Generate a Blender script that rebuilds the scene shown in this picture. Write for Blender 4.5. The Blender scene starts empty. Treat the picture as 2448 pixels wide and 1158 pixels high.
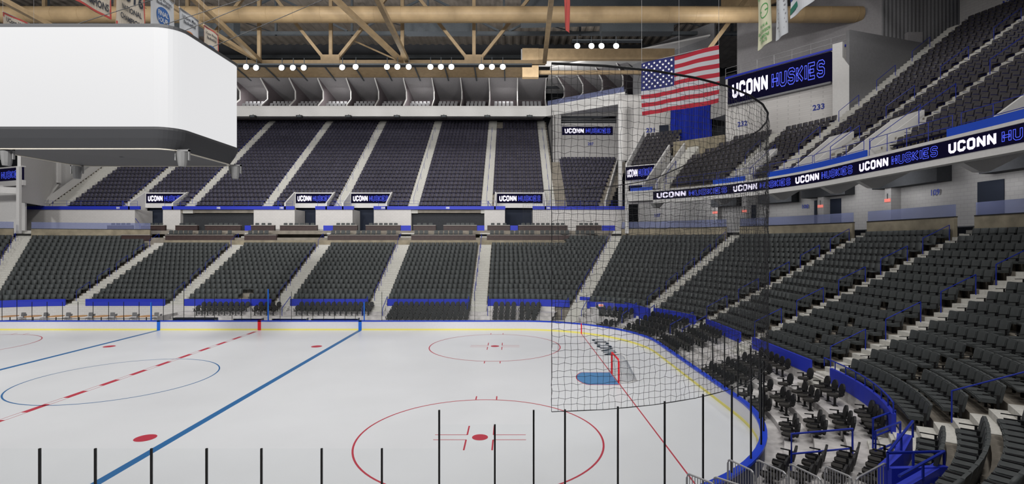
import bpy, math, random
import numpy as np
from math import sin, cos, pi, radians as R, sqrt, atan2, floor, ceil, hypot
random.seed(7)
SC = bpy.context.scene
COL = SC.collection
CAMZ = 7.33; F = 1224.0
def at(u, v, Y):                       # measured point of the place at distance Y
    return ((u-1224)*Y/F, Y, CAMZ+(579-v)*Y/F)
def proj(x, y, z): return (1224+F*x/y, 579-F*(z-CAMZ)/y)
# ------------------------------------------------------------------ materials
M = {}
def mat(name, col, rough=.6, metal=0., emis=None, es=1., noise=0., nscale=6., spec=.4, bump=0., alpha=None, brick=None):
    m = bpy.data.materials.new(name); m.use_nodes = True
    nt = m.node_tree; b = nt.nodes['Principled BSDF']
    c = (col[0], col[1], col[2], 1)
    b.inputs['Base Color'].default_value = c
    b.inputs['Roughness'].default_value = rough
    b.inputs['Metallic'].default_value = metal
    b.inputs['Specular IOR Level'].default_value = spec
    if emis:
        b.inputs['Emission Color'].default_value = (*emis, 1); b.inputs['Emission Strength'].default_value = es
    tc = nt.nodes.new('ShaderNodeTexCoord')
    src = None
    if brick:
        sp = nt.nodes.new('ShaderNodeSeparateXYZ'); nt.links.new(tc.outputs['Object'], sp.inputs[0])
        ad = nt.nodes.new('ShaderNodeMath'); ad.operation = 'ADD'
        nt.links.new(sp.outputs[0], ad.inputs[0]); nt.links.new(sp.outputs[1], ad.inputs[1])
        cb = nt.nodes.new('ShaderNodeCombineXYZ'); nt.links.new(ad.outputs[0], cb.inputs[0]); nt.links.new(sp.outputs[2], cb.inputs[1])
        br = nt.nodes.new('ShaderNodeTexBrick'); nt.links.new(cb.outputs[0], br.inputs['Vector'])
        br.inputs['Scale'].default_value = brick; br.inputs['Mortar Size'].default_value = .012
        br.inputs['Color1'].default_value = c; br.inputs['Color2'].default_value = tuple(x*.95 for x in c[:3])+(1,)
        br.inputs['Mortar'].default_value = tuple(x*.8 for x in c[:3])+(1,)
        nt.links.new(br.outputs['Color'], b.inputs['Base Color'])
    if noise or bump:
        n = nt.nodes.new('ShaderNodeTexNoise'); n.inputs['Scale'].default_value = nscale; n.inputs['Detail'].default_value = 3
        nt.links.new(tc.outputs['Object'], n.inputs['Vector'])
        if noise and not brick:
            rp = nt.nodes.new('ShaderNodeValToRGB'); rp.color_ramp.elements[0].position = .3; rp.color_ramp.elements[1].position = .7
            rp.color_ramp.elements[0].color = tuple(max(0, x*(1-noise)) for x in c[:3])+(1,)
            rp.color_ramp.elements[1].color = tuple(min(1, x*(1+noise)) for x in c[:3])+(1,)
            nt.links.new(n.outputs[0], rp.inputs[0]); nt.links.new(rp.outputs[0], b.inputs['Base Color'])
        if bump:
            bp = nt.nodes.new('ShaderNodeBump'); bp.inputs['Strength'].default_value = bump; bp.inputs['Distance'].default_value = .02
            nt.links.new(n.outputs[0], bp.inputs['Height']); nt.links.new(bp.outputs[0], b.inputs['Normal'])
    if alpha is not None:
        tr = nt.nodes.new('ShaderNodeBsdfTransparent'); tr.inputs[0].default_value = (*alpha[1], 1)
        mx = nt.nodes.new('ShaderNodeMixShader'); mx.inputs[0].default_value = alpha[0]
        nt.links.new(tr.outputs[0], mx.inputs[1]); nt.links.new(b.outputs[0], mx.inputs[2])
        nt.links.new(mx.outputs[0], nt.nodes['Material Output'].inputs[0])
    M[name] = m; return m
mat('ice', (.66,.675,.70), .3, noise=.02, nscale=.35, spec=.22)
mat('paint_red', (.45,.035,.06), .4); mat('paint_blue', (.022,.13,.33), .4); mat('crease_blue', (.07,.22,.45), .4)
mat('paint_navy', (.03,.055,.08), .5)
mat('board_white', (.66,.65,.69), .35, noise=.02); mat('board_yellow', (.78,.70,.16), .4); mat('board_cap', (.01,.05,.55), .35)
mat('board_outer', (.05,.06,.13), .6, noise=.1)
mat('stripe_red', (.75,.01,.02), .4); mat('stripe_blue', (.01,.13,.62), .4)
mat('black', (.006,.006,.007), .5); mat('net_black', (.03,.03,.033), .8)
mat('glass', (.75,.9,.9), .05, alpha=(.006, (.992,.996,.996)))
mat('glass_rail', (.27,.30,.48), .2, alpha=(.36, (.82,.85,.97)))
mat('concrete', (.24,.215,.18), .9, noise=.18, nscale=1.6)
mat('concrete_tan', (.27,.235,.17), .9, noise=.25, nscale=1.2)
mat('concrete_grey', (.30,.30,.305), .9, noise=.1, nscale=1.1)
mat('stair', (.52,.51,.475), .9, noise=.09, nscale=9)
mat('riser_deck', (.50,.48,.475), .85, noise=.22, nscale=2.2)
mat('seat', (.054,.060,.061), .62, noise=.18, nscale=2.5); mat('seat_dark', (.016,.017,.018), .6)
mat('arm', (.008,.008,.009), .5)
mat('chair_black', (.010,.010,.011), .6); mat('chair_pad', (.028,.026,.024), .8)
mat('useat', (.052,.048,.054), .6, noise=.18, nscale=2.0); mat('useat_blue', (.012,.016,.12), .45)
mat('fseat', (.055,.052,.076), .6, noise=.2, nscale=1.3)
mat('blue', (.018,.035,.46), .5); mat('blue_bright', (.01,.07,.55), .45); mat('rail_blue', (.008,.025,.32), .4)
mat('wall_white', (.62,.60,.585), .9, brick=1.2); mat('wall_grey', (.40,.39,.385), .9, brick=1.0)
mat('plain_white', (.66,.65,.64), .8, noise=.03); mat('soffit', (.30,.29,.30), .9, noise=.06)
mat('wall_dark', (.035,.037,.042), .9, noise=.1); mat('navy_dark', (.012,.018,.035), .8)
mat('plum', (.16,.135,.145), .9, noise=.1)
mat('metal_panel', (.20,.20,.21), .6, noise=.06)
mat('steel_tan', (.34,.245,.14), .6, noise=.12, nscale=2); mat('duct_tan', (.42,.30,.165), .5, noise=.07, nscale=1.5)
mat('roof_deck', (.24,.21,.18), .8, noise=.2, nscale=.6)
mat('steel_dark', (.07,.08,.09), .7, noise=.1)
mat('screen', (.02,.02,.02), .5, emis=(.73,.73,.74), es=1.0); mat('sb_dark', (.045,.046,.05), .55); mat('sb_under', (.07,.07,.072), .6)
mat('sb_grey', (.2,.2,.2), .5); mat('sb_edge', (.45,.42,.36), .5)
mat('led_black', (.002,.002,.004), .9, emis=(.01,.008,.04), es=.35, spec=0)
mat('led_white', (.5,.5,.5), .5, emis=(.80,.74,1.0), es=1.0); mat('led_blue', (.05,.05,.4), .5, emis=(.07,.12,.95), es=1.0)
mat('lamp', (1,1,1), .5, emis=(1,1,.93), es=14); mat('exit_red', (.5,.1,.08), .5, emis=(.9,.25,.2), es=.6)
mat('num_blue', (.02,.04,.28), .6); mat('num_white', (.8,.8,.8), .6)
mat('counter', (.05,.03,.028), .5, noise=.15, nscale=3); mat('counter_top', (.38,.36,.33), .5)
mat('wood', (.58,.31,.12), .5, noise=.15, nscale=7); mat('chrome', (.28,.28,.29), .35, metal=.6)
mat('galv', (.36,.36,.37), .45, metal=.4)
mat('flag_red', (.25,.005,.017), .8); mat('flag_white', (.31,.31,.33), .8); mat('flag_blue', (.008,.011,.085), .8)
mat('cloth_white', (.50,.52,.55), .85); mat('cloth_cream', (.55,.55,.40), .85); mat('cloth_tan', (.50,.45,.38), .85)
mat('cloth_red', (.45,.07,.06), .8); mat('ink', (.03,.035,.05), .8); mat('ink_grey', (.22,.22,.24), .8); mat('ink_green', (.06,.28,.07), .8); mat('ink_blue', (.03,.10,.30), .8)
mat('ink_orange', (.45,.15,.04), .8); mat('cloth_green', (.02,.13,.09), .8); mat('cloth_navy', (.02,.04,.16), .8)
mat('drape', (.01,.028,.36), .8, noise=.15, nscale=1)
# ------------------------------------------------------------------ mesh helper
class MB:
    def __init__(s): s.v = []; s.f = []; s.m = []
    def add(s, vs, fs, mi=0):
        o = len(s.v); s.v += [tuple(p) for p in vs]; s.f += [tuple(i+o for i in f) for f in fs]; s.m += [mi]*len(fs)
    def quad(s, a, b, c, d, mi=0): s.add([a,b,c,d], [(0,1,2,3)], mi)
    def box(s, x0, x1, y0, y1, z0, z1, mi=0):
        s.add([(x0,y0,z0),(x1,y0,z0),(x1,y1,z0),(x0,y1,z0),(x0,y0,z1),(x1,y0,z1),(x1,y1,z1),(x0,y1,z1)],
              [(0,3,2,1),(4,5,6,7),(0,1,5,4),(1,2,6,5),(2,3,7,6),(3,0,4,7)], mi)
    def slab(s, a, b, th, z0, z1, mi=0):          # upright slab from a to b (plan points), thickness th to the left side
        dx, dy = b[0]-a[0], b[1]-a[1]; l = hypot(dx,dy); nx, ny = -dy/l*th, dx/l*th
        p = [a, b, (b[0]+nx,b[1]+ny), (a[0]+nx,a[1]+ny)]
        s.prism(p, z0, z1, mi)
    def prism(s, p, z0, z1, mi=0):
        n = len(p); zz0 = z0 if isinstance(z0,(list,tuple)) else [z0]*n; zz1 = z1 if isinstance(z1,(list,tuple)) else [z1]*n
        s.add([(q[0],q[1],zz0[i]) for i,q in enumerate(p)]+[(q[0],q[1],zz1[i]) for i,q in enumerate(p)],
              [tuple(range(n))[::-1], tuple(range(n,2*n))]+[(i,(i+1)%n,n+(i+1)%n,n+i) for i in range(n)], mi)
    def prof(s, pts, d0, d1, fn, mi=0):           # 2-D outline extruded from d0 to d1; fn(a,b,d)->xyz
        n = len(pts)
        s.add([fn(a,b,d0) for a,b in pts]+[fn(a,b,d1) for a,b in pts],
              [tuple(range(n))[::-1], tuple(range(n,2*n))]+[(i,(i+1)%n,n+(i+1)%n,n+i) for i in range(n)], mi)
    def tube(s, pts, r, n=6, mi=0, caps=True):
        P = [np.array(p, float) for p in pts]; rings = []
        up = np.array((0,0,1.))
        for i, p in enumerate(P):
            d = (P[min(i+1,len(P)-1)]-P[max(i-1,0)]); d = d/ (np.linalg.norm(d)+1e-9)
            a = np.cross(d, up)
            if np.linalg.norm(a) < .15: a = np.cross(d, np.array((1.,0,0)))
            a /= np.linalg.norm(a); b = np.cross(a, d)
            rr = r[i] if isinstance(r,(list,tuple)) else r
            rings.append([tuple(p+rr*(cos(2*pi*k/n+pi/n)*a+sin(2*pi*k/n+pi/n)*b)) for k in range(n)])
        vs = [q for g in rings for q in g]; fs = []
        for i in range(len(P)-1):
            for k in range(n): fs.append((i*n+k, i*n+(k+1)%n, (i+1)*n+(k+1)%n, (i+1)*n+k))
        if caps: fs.append(tuple(range(n))); fs.append(tuple(range((len(P)-1)*n, len(P)*n))[::-1])
        s.add(vs, fs, mi)
    def bar(s, a, b, w, h, mi=0):                 # rectangular member between two points
        s.tube([a,b], sqrt(w*w+h*h)/2 if w==h else (w+h)/2*.72, 4, mi)
    def disc(s, c, r, z, n=40, mi=0): s.add([(c[0]+r*cos(2*pi*k/n), c[1]+r*sin(2*pi*k/n), z) for k in range(n)], [tuple(range(n))], mi)
    def ring(s, c, r0, r1, z, n=96, mi=0, a0=0, a1=2*pi):
        vs = []; full = abs(a1-a0-2*pi) < 1e-6
        for k in range(n+1):
            a = a0+(a1-a0)*k/n; vs += [(c[0]+r0*cos(a), c[1]+r0*sin(a), z), (c[0]+r1*cos(a), c[1]+r1*sin(a), z)]
        s.add(vs, [(2*k, 2*k+1, 2*k+3, 2*k+2) for k in range(n)], mi)
    def rrect(s, w, h, rad, fn, d0, d1, mi=0, k=3):
        pts = []
        for cx, cy, a in ((w/2-rad,h/2-rad,0),(-w/2+rad,h/2-rad,90),(-w/2+rad,-h/2+rad,180),(w/2-rad,-h/2+rad,270)):
            for j in range(k+1):
                t = R(a+90*j/k); pts.append((cx+rad*cos(t), cy+rad*sin(t)))
        s.prof(pts, d0, d1, fn, mi)
    def mesh(s, name, mats):
        me = bpy.data.meshes.new(name); me.from_pydata(s.v, [], s.f)
        for m in (mats if isinstance(mats,(list,tuple)) else [mats]): me.materials.append(M[m])
        if any(s.m): me.polygons.foreach_set('material_index', s.m)
        me.validate(); me.update(); return me
def props(o, label=None, cat=None, group=None, kind=None):
    if label: o['label'] = label
    if cat: o['category'] = cat
    if group: o['group'] = group
    if kind: o['kind'] = kind
    return o
def obj(name, mb, mats, parent=None, smooth=False, **k):
    me = mb.mesh(name, mats) if isinstance(mb, MB) else mb
    if smooth: me.polygons.foreach_set('use_smooth', [True]*len(me.polygons))
    o = bpy.data.objects.new(name, me); COL.objects.link(o)
    if parent: o.parent = parent
    return props(o, **k)
def empty(name, loc=(0,0,0), rz=0, **k):
    o = bpy.data.objects.new(name, None); COL.objects.link(o); o.location = loc; o.rotation_euler = (0,0,rz); o.empty_display_size = .2
    return props(o, **k)
def copytree(root):
    r = root.copy(); COL.objects.link(r)
    for ch in root.children:
        c = ch.copy(); COL.objects.link(c); c.parent = r
        for g in ch.children:
            d = g.copy(); COL.objects.link(d); d.parent = c
    return r
def struct(name, mb, mats, parent=None, **k): return obj(name, mb, mats, parent, kind='structure', **k)
def ordn(n):
    w = ['zeroth','first','second','third','fourth','fifth','sixth','seventh','eighth','ninth','tenth','eleventh','twelfth','thirteenth','fourteenth','fifteenth','sixteenth','seventeenth','eighteenth','nineteenth','twentieth']
    if n <= 20: return w[n]
    t = {20:'twenty',30:'thirty',40:'forty',50:'fifty',60:'sixty'}
    tt = {30:'thirtieth',40:'fortieth',50:'fiftieth',60:'sixtieth'}
    return tt[n] if n in tt else t[n//10*10]+'-'+w[n%10]
# ------------------------------------------------------------------ text
_tm = {}
def text_geo(s, bold=.0):
    if (s,bold) in _tm: return _tm[(s,bold)]
    c = bpy.data.curves.new('t', 'FONT'); c.body = s; c.size = 1; c.offset = bold; c.resolution_u = 2
    o = bpy.data.objects.new('t', c); COL.objects.link(o)
    bpy.context.view_layer.update()
    me = bpy.data.meshes.new_from_object(o.evaluated_get(bpy.context.evaluated_depsgraph_get()))
    vs = [tuple(v.co) for v in me.vertices]; fs = [tuple(p.vertices) for p in me.polygons]
    bpy.data.objects.remove(o); bpy.data.curves.remove(c); bpy.data.meshes.remove(me)
    x0 = min(v[0] for v in vs); x1 = max(v[0] for v in vs); y0 = min(v[1] for v in vs); y1 = max(v[1] for v in vs)
    _tm[(s,bold)] = ([( (v[0]-(x0+x1)/2), (v[1]-(y0+y1)/2)) for v in vs], fs, x1-x0, y1-y0); return _tm[(s,bold)]
def put_text(mb, s, fn, h=None, w=None, cx=0, cy=0, bold=.02, mi=0):   # fn(a,b)->xyz ; centred at cx,cy
    vs, fs, tw, th = text_geo(s, bold)
    sx = sy = 1
    if h: sx = sy = h/th
    if w: sx = w/tw
    if w and not h: sy = sx
    mb.add([fn(cx+a*sx, cy+b*sy) for a,b in vs], fs, mi)
W_ = .56
GL = {'U': [[(0,1),(0,.16),(.14,0),(W_-.14,0),(W_,.16),(W_,1)]],
 'C': [[(W_,.72),(W_,.86),(W_-.13,1),(.13,1),(0,.86),(0,.14),(.13,0),(W_-.13,0),(W_,.14),(W_,.28)]],
 'O': [[(.13,0),(0,.14),(0,.86),(.13,1),(W_-.13,1),(W_,.86),(W_,.14),(W_-.13,0),(.13,0)]],
 'N': [[(0,0),(0,1),(W_,0),(W_,1)]], 'H': [[(0,0),(0,1)],[(W_,0),(W_,1)],[(0,.5),(W_,.5)]],
 'S': [[(W_,.78),(W_,.88),(W_-.12,1),(.12,1),(0,.88),(0,.62),(.1,.52),(W_-.1,.48),(W_,.38),(W_,.12),(W_-.12,0),(.12,0),(0,.12),(0,.22)]],
 'K': [[(0,0),(0,1)],[(W_,1),(.1,.5),(W_,0)]], 'I': [[(0,0),(0,1)]], 'E': [[(W_,1),(0,1),(0,0),(W_,0)],[(0,.5),(W_*.85,.5)]]}
def glyphs(word, th, outline=False, gap=.36):
    """quads (list of 4 points) for a word of height 1 built from strokes; returns quads, width"""
    q = []; x = th/2
    def seg(a, b, w, e=0):
        dx, dy = b[0]-a[0], b[1]-a[1]; l = hypot(dx,dy) or 1; dx/=l; dy/=l; nx, ny = -dy*w/2, dx*w/2
        a = (a[0]-dx*e, a[1]-dy*e); b = (b[0]+dx*e, b[1]+dy*e)
        q.append([(a[0]+nx,a[1]+ny),(a[0]-nx,a[1]-ny),(b[0]-nx,b[1]-ny),(b[0]+nx,b[1]+ny)])
    for ch in word:
        wd = 0 if ch == 'I' else W_
        for st in GL[ch]:
            P = [(x+p[0], th/2+p[1]*(1-th)) for p in st]
            if not outline:
                for a, b in zip(P, P[1:]): seg(a, b, th, th*.2 if (a,b)!=(P[0],P[1]) else 0)
            else:
                lw = .045; off = th/2-lw/2
                for side in (-1,1):
                    Q = []
                    for i, p in enumerate(P):
                        d = []
                        if i > 0: v = (p[0]-P[i-1][0], p[1]-P[i-1][1]); l = hypot(*v); d.append((-v[1]/l, v[0]/l))
                        if i < len(P)-1: v = (P[i+1][0]-p[0], P[i+1][1]-p[1]); l = hypot(*v); d.append((-v[1]/l, v[0]/l))
                        nx = sum(k[0] for k in d); ny = sum(k[1] for k in d); l = hypot(nx,ny) or 1; nx/=l; ny/=l
                        c = max(.5, nx*d[0][0]+ny*d[0][1]); Q.append((p[0]+side*nx*off/c, p[1]+side*ny*off/c))
                    for a, b in zip(Q, Q[1:]): seg(a, b, lw, lw*.3)
                    if side < 0: Q0 = Q
                for i in (0,-1): seg(Q0[i], Q[i], lw)
        x += wd+gap+ (0 if wd else .0)
    return q, x-gap+th/2
GU, WU = glyphs('UCONN', .24); GH, WH = glyphs('HUSKIES', .24, True)
def led_text(mbw, mbb, fn, x0, h, width, y0):
    """UCONN HUSKIES, lettering height h starting at x0, total width"""
    tot = WU+WH+.45; sx = width/tot
    for q in GU: mbw.add([fn(x0+a*sx, y0+b*h) for a,b in q], [(0,1,2,3)])
    for q in GH: mbb.add([fn(x0+(a+WU+.45)*sx, y0+b*h) for a,b in q], [(0,1,2,3)])
# ------------------------------------------------------------------ bowl curves
class Curve:
    def __init__(s, xl, xr, yf, yn): s.xl, s.xr, s.yf, s.yn = xl, xr, yf, yn; s.L = xr-xl; s.E = yf-yn
    def pt(s, r, t):
        if t < -s.L: a = R(-(t+s.L)); return (s.xl-r*sin(a), s.yf+r*cos(a), -sin(a), cos(a))
        if t <= 0: return (s.xr+t, s.yf+r, 0, 1)
        if t <= 90: a = R(t); return (s.xr+r*sin(a), s.yf+r*cos(a), sin(a), cos(a))
        if t <= 90+s.E: return (s.xr+r, s.yf-(t-90), 1, 0)
        if t <= 180+s.E: a = R(t-90-s.E); return (s.xr+r*cos(a), s.yn-r*sin(a), cos(a), -sin(a))
        return (s.xr-(t-180-s.E), s.yn-r, 0, -1)
    def S(s, r, t):
        k = r*pi/180
        if t < -s.L: return (t+s.L)*k
        if t <= 0: return t+s.L
        if t <= 90: return s.L+t*k
        if t <= 90+s.E: return s.L+90*k+t-90
        if t <= 180+s.E: return s.L+90*k+s.E+(t-90-s.E)*k
        return s.L+180*k+s.E+(t-180-s.E)
    def T(s, r, q):
        k = r*pi/180
        if q < 0: return q/k-s.L
        if q <= s.L: return q-s.L
        if q <= s.L+90*k: return (q-s.L)/k
        if q <= s.L+90*k+s.E: return q-s.L-90*k+90
        if q <= s.L+180*k+s.E: return (q-s.L-90*k-s.E)/k+90+s.E
        return q-s.L-180*k-s.E+180+s.E
    def ts(s, t0, t1, da=3.):
        br = [-s.L, 0, 90, 90+s.E, 180+s.E]; out = [t0]; t = t0
        while t < t1-1e-6:
            straight = (-s.L <= t < 0) or (90 <= t < 90+s.E) or t >= 180+s.E
            nxt = t+(500 if straight else da)
            for b in br:
                if t+1e-6 < b < nxt: nxt = b
            t = min(nxt, t1); out.append(t)
        return out
    def sweep(s, mb, prof, t0, t1, closed=True, mi=0, da=3.):
        T = s.ts(t0, t1, da); n = len(prof); vs = []
        for t in T:
            for (r, z) in prof:
                x, y, _, _ = s.pt(r, t); vs.append((x, y, z))
        fs = []
        m = n if closed else n-1
        for i in range(len(T)-1):
            for k in range(m): fs.append((i*n+k, i*n+(k+1)%n, (i+1)*n+(k+1)%n, (i+1)*n+k))
        if closed: fs += [tuple(range(n))[::-1], tuple((len(T)-1)*n+k for k in range(n))]
        mb.add(vs, fs, mi)
    def rect(s, mb, r0, r1, z0, z1, t0, t1, mi=0, da=3.): s.sweep(mb, [(r0,z0),(r1,z0),(r1,z1),(r0,z1)], t0, t1, True, mi, da)
BW = Curve(-41.94, 0, 35.3, 23.0)
BD = Curve(-42.4, .45, 33.5, 21.5)
CX = -20.97
# ------------------------------------------------------------------ camera
cam = bpy.data.objects.new('camera', bpy.data.cameras.new('camera')); COL.objects.link(cam)
cam.location = (0, 0, CAMZ); cam.rotation_euler = (pi/2, 0, 0); cam.data.lens = 18; cam.data.sensor_width = 36; cam.data.clip_end = 400; cam.data.clip_start = .1
SC.camera = cam
# ------------------------------------------------------------------ ice and markings
m = MB(); pts = [BD.pt(9.0, t)[:2] for t in BD.ts(-42.85-89.9, 192+42.85, 4.)]
pts += [(-42.4-9*cos(R(a)), 21.5-9*sin(R(a))) for a in range(86, 0, -4)]
m.add([(p[0],p[1],0) for p in pts], [tuple(range(len(pts)))[::-1]])
ice = struct('floor', m, 'ice')
m = MB(); m.box(-75, 20, -12, 75, -.6, -.05); struct('floor_slab', m, 'riser_deck')
Z = .004
def mark(name, mb, mt): return struct(name, mb, mt, ice)
m = MB()
for x in (CX-8.36, CX+8.36): m.box(x-.16, x+.16, 12.55, 42.45, 0, Z)
mark('blue_line_marking', m, 'paint_blue')
m = MB(); y = 39.6
for x in (-.14,.14): m.box(CX+x-.012, CX+x+.012, 12.6, 42.4, 0, Z)
m.box(CX-.14, CX+.14, 40.6, 41.8, 0, Z)
while y > 12.7: m.box(CX-.13, CX+.13, max(y-1.12,12.7), y, 0, Z); y -= 2.06
mark('centre_line_marking', m, 'paint_red')
m = MB()
for gx in (5.54, 2*CX-5.54):
    dx = abs(gx-(.45 if gx > 0 else -42.4)); h = sqrt(81-dx*dx); m.box(gx-.028, gx+.028, 21.5-h, 33.5+h, 0, Z)
mark('goal_line_marking', m, 'paint_red')
m = MB(); m.ring((CX,27.5), 4.53, 4.6, Z); mark('centre_circle_marking', m, 'paint_blue')
m = MB(); dm = MB()
for cx in (-1.2, 2*CX+1.2-.0+1.5):
    for cy in (36.0, 19.2):
        m.ring((cx,cy), 4.53, 4.6, Z); dm.disc((cx,cy), .30, Z)
        for sx in (-1,1):
            for sy in (-1,1):
                X = cx+sx*.5; Yb = cy+sy*.24
                m.box(X-.03, X+.03, min(Yb,Yb+sy*.95), max(Yb,Yb+sy*.95), 0, Z)
                m.box(min(X,X+sx*1.22), max(X,X+sx*1.22), Yb-.02, Yb+.02, 0, Z)
            for sy in (-1,1):
                X = cx+sx*.48; y0 = cy+sy*4.6; m.box(X-.03, X+.03, min(y0,y0+sy*.5), max(y0,y0+sy*.5), 0, Z)
mark('faceoff_circle_marking', m, 'paint_red')
for cx in (CX-7.27, CX+7.27):
    for cy in (35.9, 19.13): dm.disc((cx,cy), .37, Z)
mark('faceoff_dot_marking', dm, 'paint_red')
m = MB(); a0 = math.asin(1.22/2.05); cp = [(5.5,28.72)]+[(5.54-2.05*cos(a), 27.5+2.05*sin(a)) for a in [a0-k*a0*2/20 for k in range(21)]]+[(5.5,26.28)]
m.add([(p[0],p[1],Z) for p in cp], [tuple(range(len(cp)))]); mark('goal_crease_marking', m, 'crease_blue')
m = MB()
for a, b in zip(cp, cp[1:]): m.slab(b, a, .05, 0, Z+.002)
mark('crease_edge_marking', m, 'paint_red')
m = MB(); q, w = glyphs('UCONN', .2); sc = 5.4/w
for k in q: m.add([(5.95+b*1.05, 38.6-a*sc, Z) for a,b in k], [(0,1,2,3)])
mark('ice_lettering', m, 'paint_navy')
# ------------------------------------------------------------------ dasher boards, glass
rink = empty('rink_boards', (CX, 42.5, 0), label='white hockey rink boards with blue cap, yellow kick strip and clear glass round the ice', cat='rink boards')
def rel(mb, root): l = root.location; mb.v = [(a-l[0], b-l[1], c-l[2]) for a,b,c in mb.v]; return mb
t0, t1 = -42.85-60, 192+36
m = MB(); BD.rect(m, 9.0, 9.02, .13, .72, t0, t1, 0, 4); BD.rect(m, 9.02, 9.12, 0, .72, t0, t1, 1, 4); obj('board_panel', rel(m,rink), ['board_white','board_outer'], rink)
m = MB(); BD.rect(m, 8.99, 9.02, 0, .13, t0, t1, 0, 4); obj('kick_strip', rel(m,rink), 'board_yellow', rink)
m = MB(); BD.rect(m, 8.97, 9.2, .72, .80, t0, t1, 0, 4); obj('cap_rail', rel(m,rink), 'board_cap', rink)
for x, mt, w in ((CX,'stripe_red',.13),(CX-8.36,'stripe_blue',.13),(CX+8.36,'stripe_blue',.13)):
    m = MB(); m.box(x-w, x+w, 42.47, 42.5, 0, .82); m.box(x-w, x+w, 42.47, 42.71, .8, .81); obj('board_stripe', rel(m,rink), mt, rink)
m = MB(); dx = 5.54-.45; h = sqrt(81-dx*dx); m.box(5.50, 5.58, 33.5+h-.06, 33.5+h, 0, .82); obj('board_stripe', rel(m,rink), 'stripe_red', rink)
posts = []                                   # (t, top)
def tfar(x): return x-.45
x = CX-8.36-1.2
xs = [at(u,700,42.6)[0] for u in (4,41,77,113,150,187,223,260,296,333)]
for i, x in enumerate(xs): posts.append((tfar(x), 3.3 if i < 2 else 2.35))
for u in (391,414,440,466,490,513,555,578,600): posts.append((tfar(at(u,700,42.6)[0]), 3.35))
for u in (670,697,722,748,774,800,825,850): posts.append((tfar(at(u,700,42.6)[0]), 3.2))
for u in (913,950,987,1024,1061,1098,1135,1172,1209,1250,1290): posts.append((tfar(at(u,700,42.6)[0]), 3.2))
q = BD.S(9.06, 3); qe = BD.S(9.06, 192)
while q < qe+.3:
    posts.append((BD.T(9.06,q), 3.25)); q += 1.35
nearp = [(1315,3.25),(1183,2.9),(1050,3.25),(913,2.32),(769,2.32),(625,2.32),(494,2.32),(362,2.32),(228,2.32),(95,2.32),(-40,2.32),(-175,2.32)]
posts = [p for p in posts if p[0] < 188.5]
for u, h in nearp: posts.append((192-(at(u,0,12.42)[0]-.45), h))
posts.sort()
for t, h in posts:
    x, y, nx, ny = BD.pt(9.08, t)
    m = MB(); w = .022 if y < 25 else .016; m.tube([(x,y,.8),(x,y,h)], w*1.41, 4); obj('glass_post', rel(m,rink), 'black', rink)
for x, h in ((at(367,0,42.9)[0],2.3),(at(645,0,42.9)[0],3.4),(at(873,0,42.9)[0],2.3)):
    m = MB(); m.tube([(x,42.62,.8),(x,42.62,h)], .06, 4); obj('bench_post', rel(m,rink), 'stripe_blue', rink)
for (ta,ha),(tb,hb) in zip(posts, posts[1:]):
    if BD.S(9,tb)-BD.S(9,ta) > 2.2: continue
    m = MB(); a = BD.pt(9.08,ta); b = BD.pt(9.08,tb); h = min(ha,hb)
    m.slab((a[0],a[1]), (b[0],b[1]), .012, .8, h); obj('glass_pane', rel(m,rink), 'glass', rink)
# ------------------------------------------------------------------ safety net
net = empty('safety_net', (9.6,27.5,3.2), label='black knotted safety netting hanging round the end of the ice above the glass', cat='safety net')
q0 = BD.S(9.22, -.0)-.5+.98; q1 = BD.S(9.22, 192)-.5
nc = 252; nr = 51; zt, zb = 11.62, 3.25; pos = np.zeros((nc+1, nr+1, 3)); rng = np.random.RandomState(3)
for i in range(nc+1):
    q = q0+(q1-q0)*i/nc; t = BD.T(9.22, q); x, y, nx, ny = BD.pt(9.22, t)
    for j in range(nr+1):
        sg = .0 if j in (0,nr) else 1
        w = .02*sin(i*.9+j*.13)+.015*sin(j*.8+i*.2)
        dx, dz, dn = rng.uniform(-.018,.018,3)
        pos[i,j] = (x+nx*(w+dn)*sg - ny*dx*sg, y+ny*(w+dn)*sg + nx*dx*sg, zb+(zt-zb)*j/nr + (dz+.012*((i+j)%2*2-1))*sg)
ra = .0052
def strands(A, B, off):
    n = A.shape[0]; d = B-A; d /= np.linalg.norm(d,axis=1)[:,None]
    up = np.where(np.abs(d[:,2:3])>.7, np.array([[1.,.3,0]]), np.array([[0,0,1.]]))
    a = np.cross(d, up); a /= np.linalg.norm(a,axis=1)[:,None]; b = np.cross(a,d)
    V = []
    for P in (A,B):
        for k in range(3):
            t = 2*pi*k/3; V.append(P+ra*(cos(t)*a+sin(t)*b))
    V = np.stack(V,1).reshape(-1,3); base = np.arange(n)[:,None]*6+off
    Fq = np.concatenate([np.stack([base[:,0]+k, base[:,0]+(k+1)%3, base[:,0]+3+(k+1)%3, base[:,0]+3+k],1) for k in range(3)])
    return V, Fq
V1, F1 = strands(pos[:-1].reshape(-1,3), pos[1:].reshape(-1,3), 0)
V2, F2 = strands(pos[:,:-1].reshape(-1,3), pos[:,1:].reshape(-1,3), len(V1))
def np_mesh(name, V, Fq, mats, mi=None):
    me = bpy.data.meshes.new(name); n = len(Fq)
    me.vertices.add(len(V)); me.vertices.foreach_set('co', V.astype(np.float32).ravel())
    me.loops.add(n*4); me.loops.foreach_set('vertex_index', Fq.astype(np.int32).ravel())
    me.polygons.add(n); me.polygons.foreach_set('loop_start', np.arange(n, dtype=np.int32)*4)
    for k in mats: me.materials.append(M[k])
    if mi is not None: me.polygons.foreach_set('material_index', mi.astype(np.int32))
    me.update(calc_edges=True); return me
V = np.concatenate([V1,V2])-np.array(net.location)
obj('netting', np_mesh('netting', V, np.concatenate([F1,F2]), ['net_black']), None, net)
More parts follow.
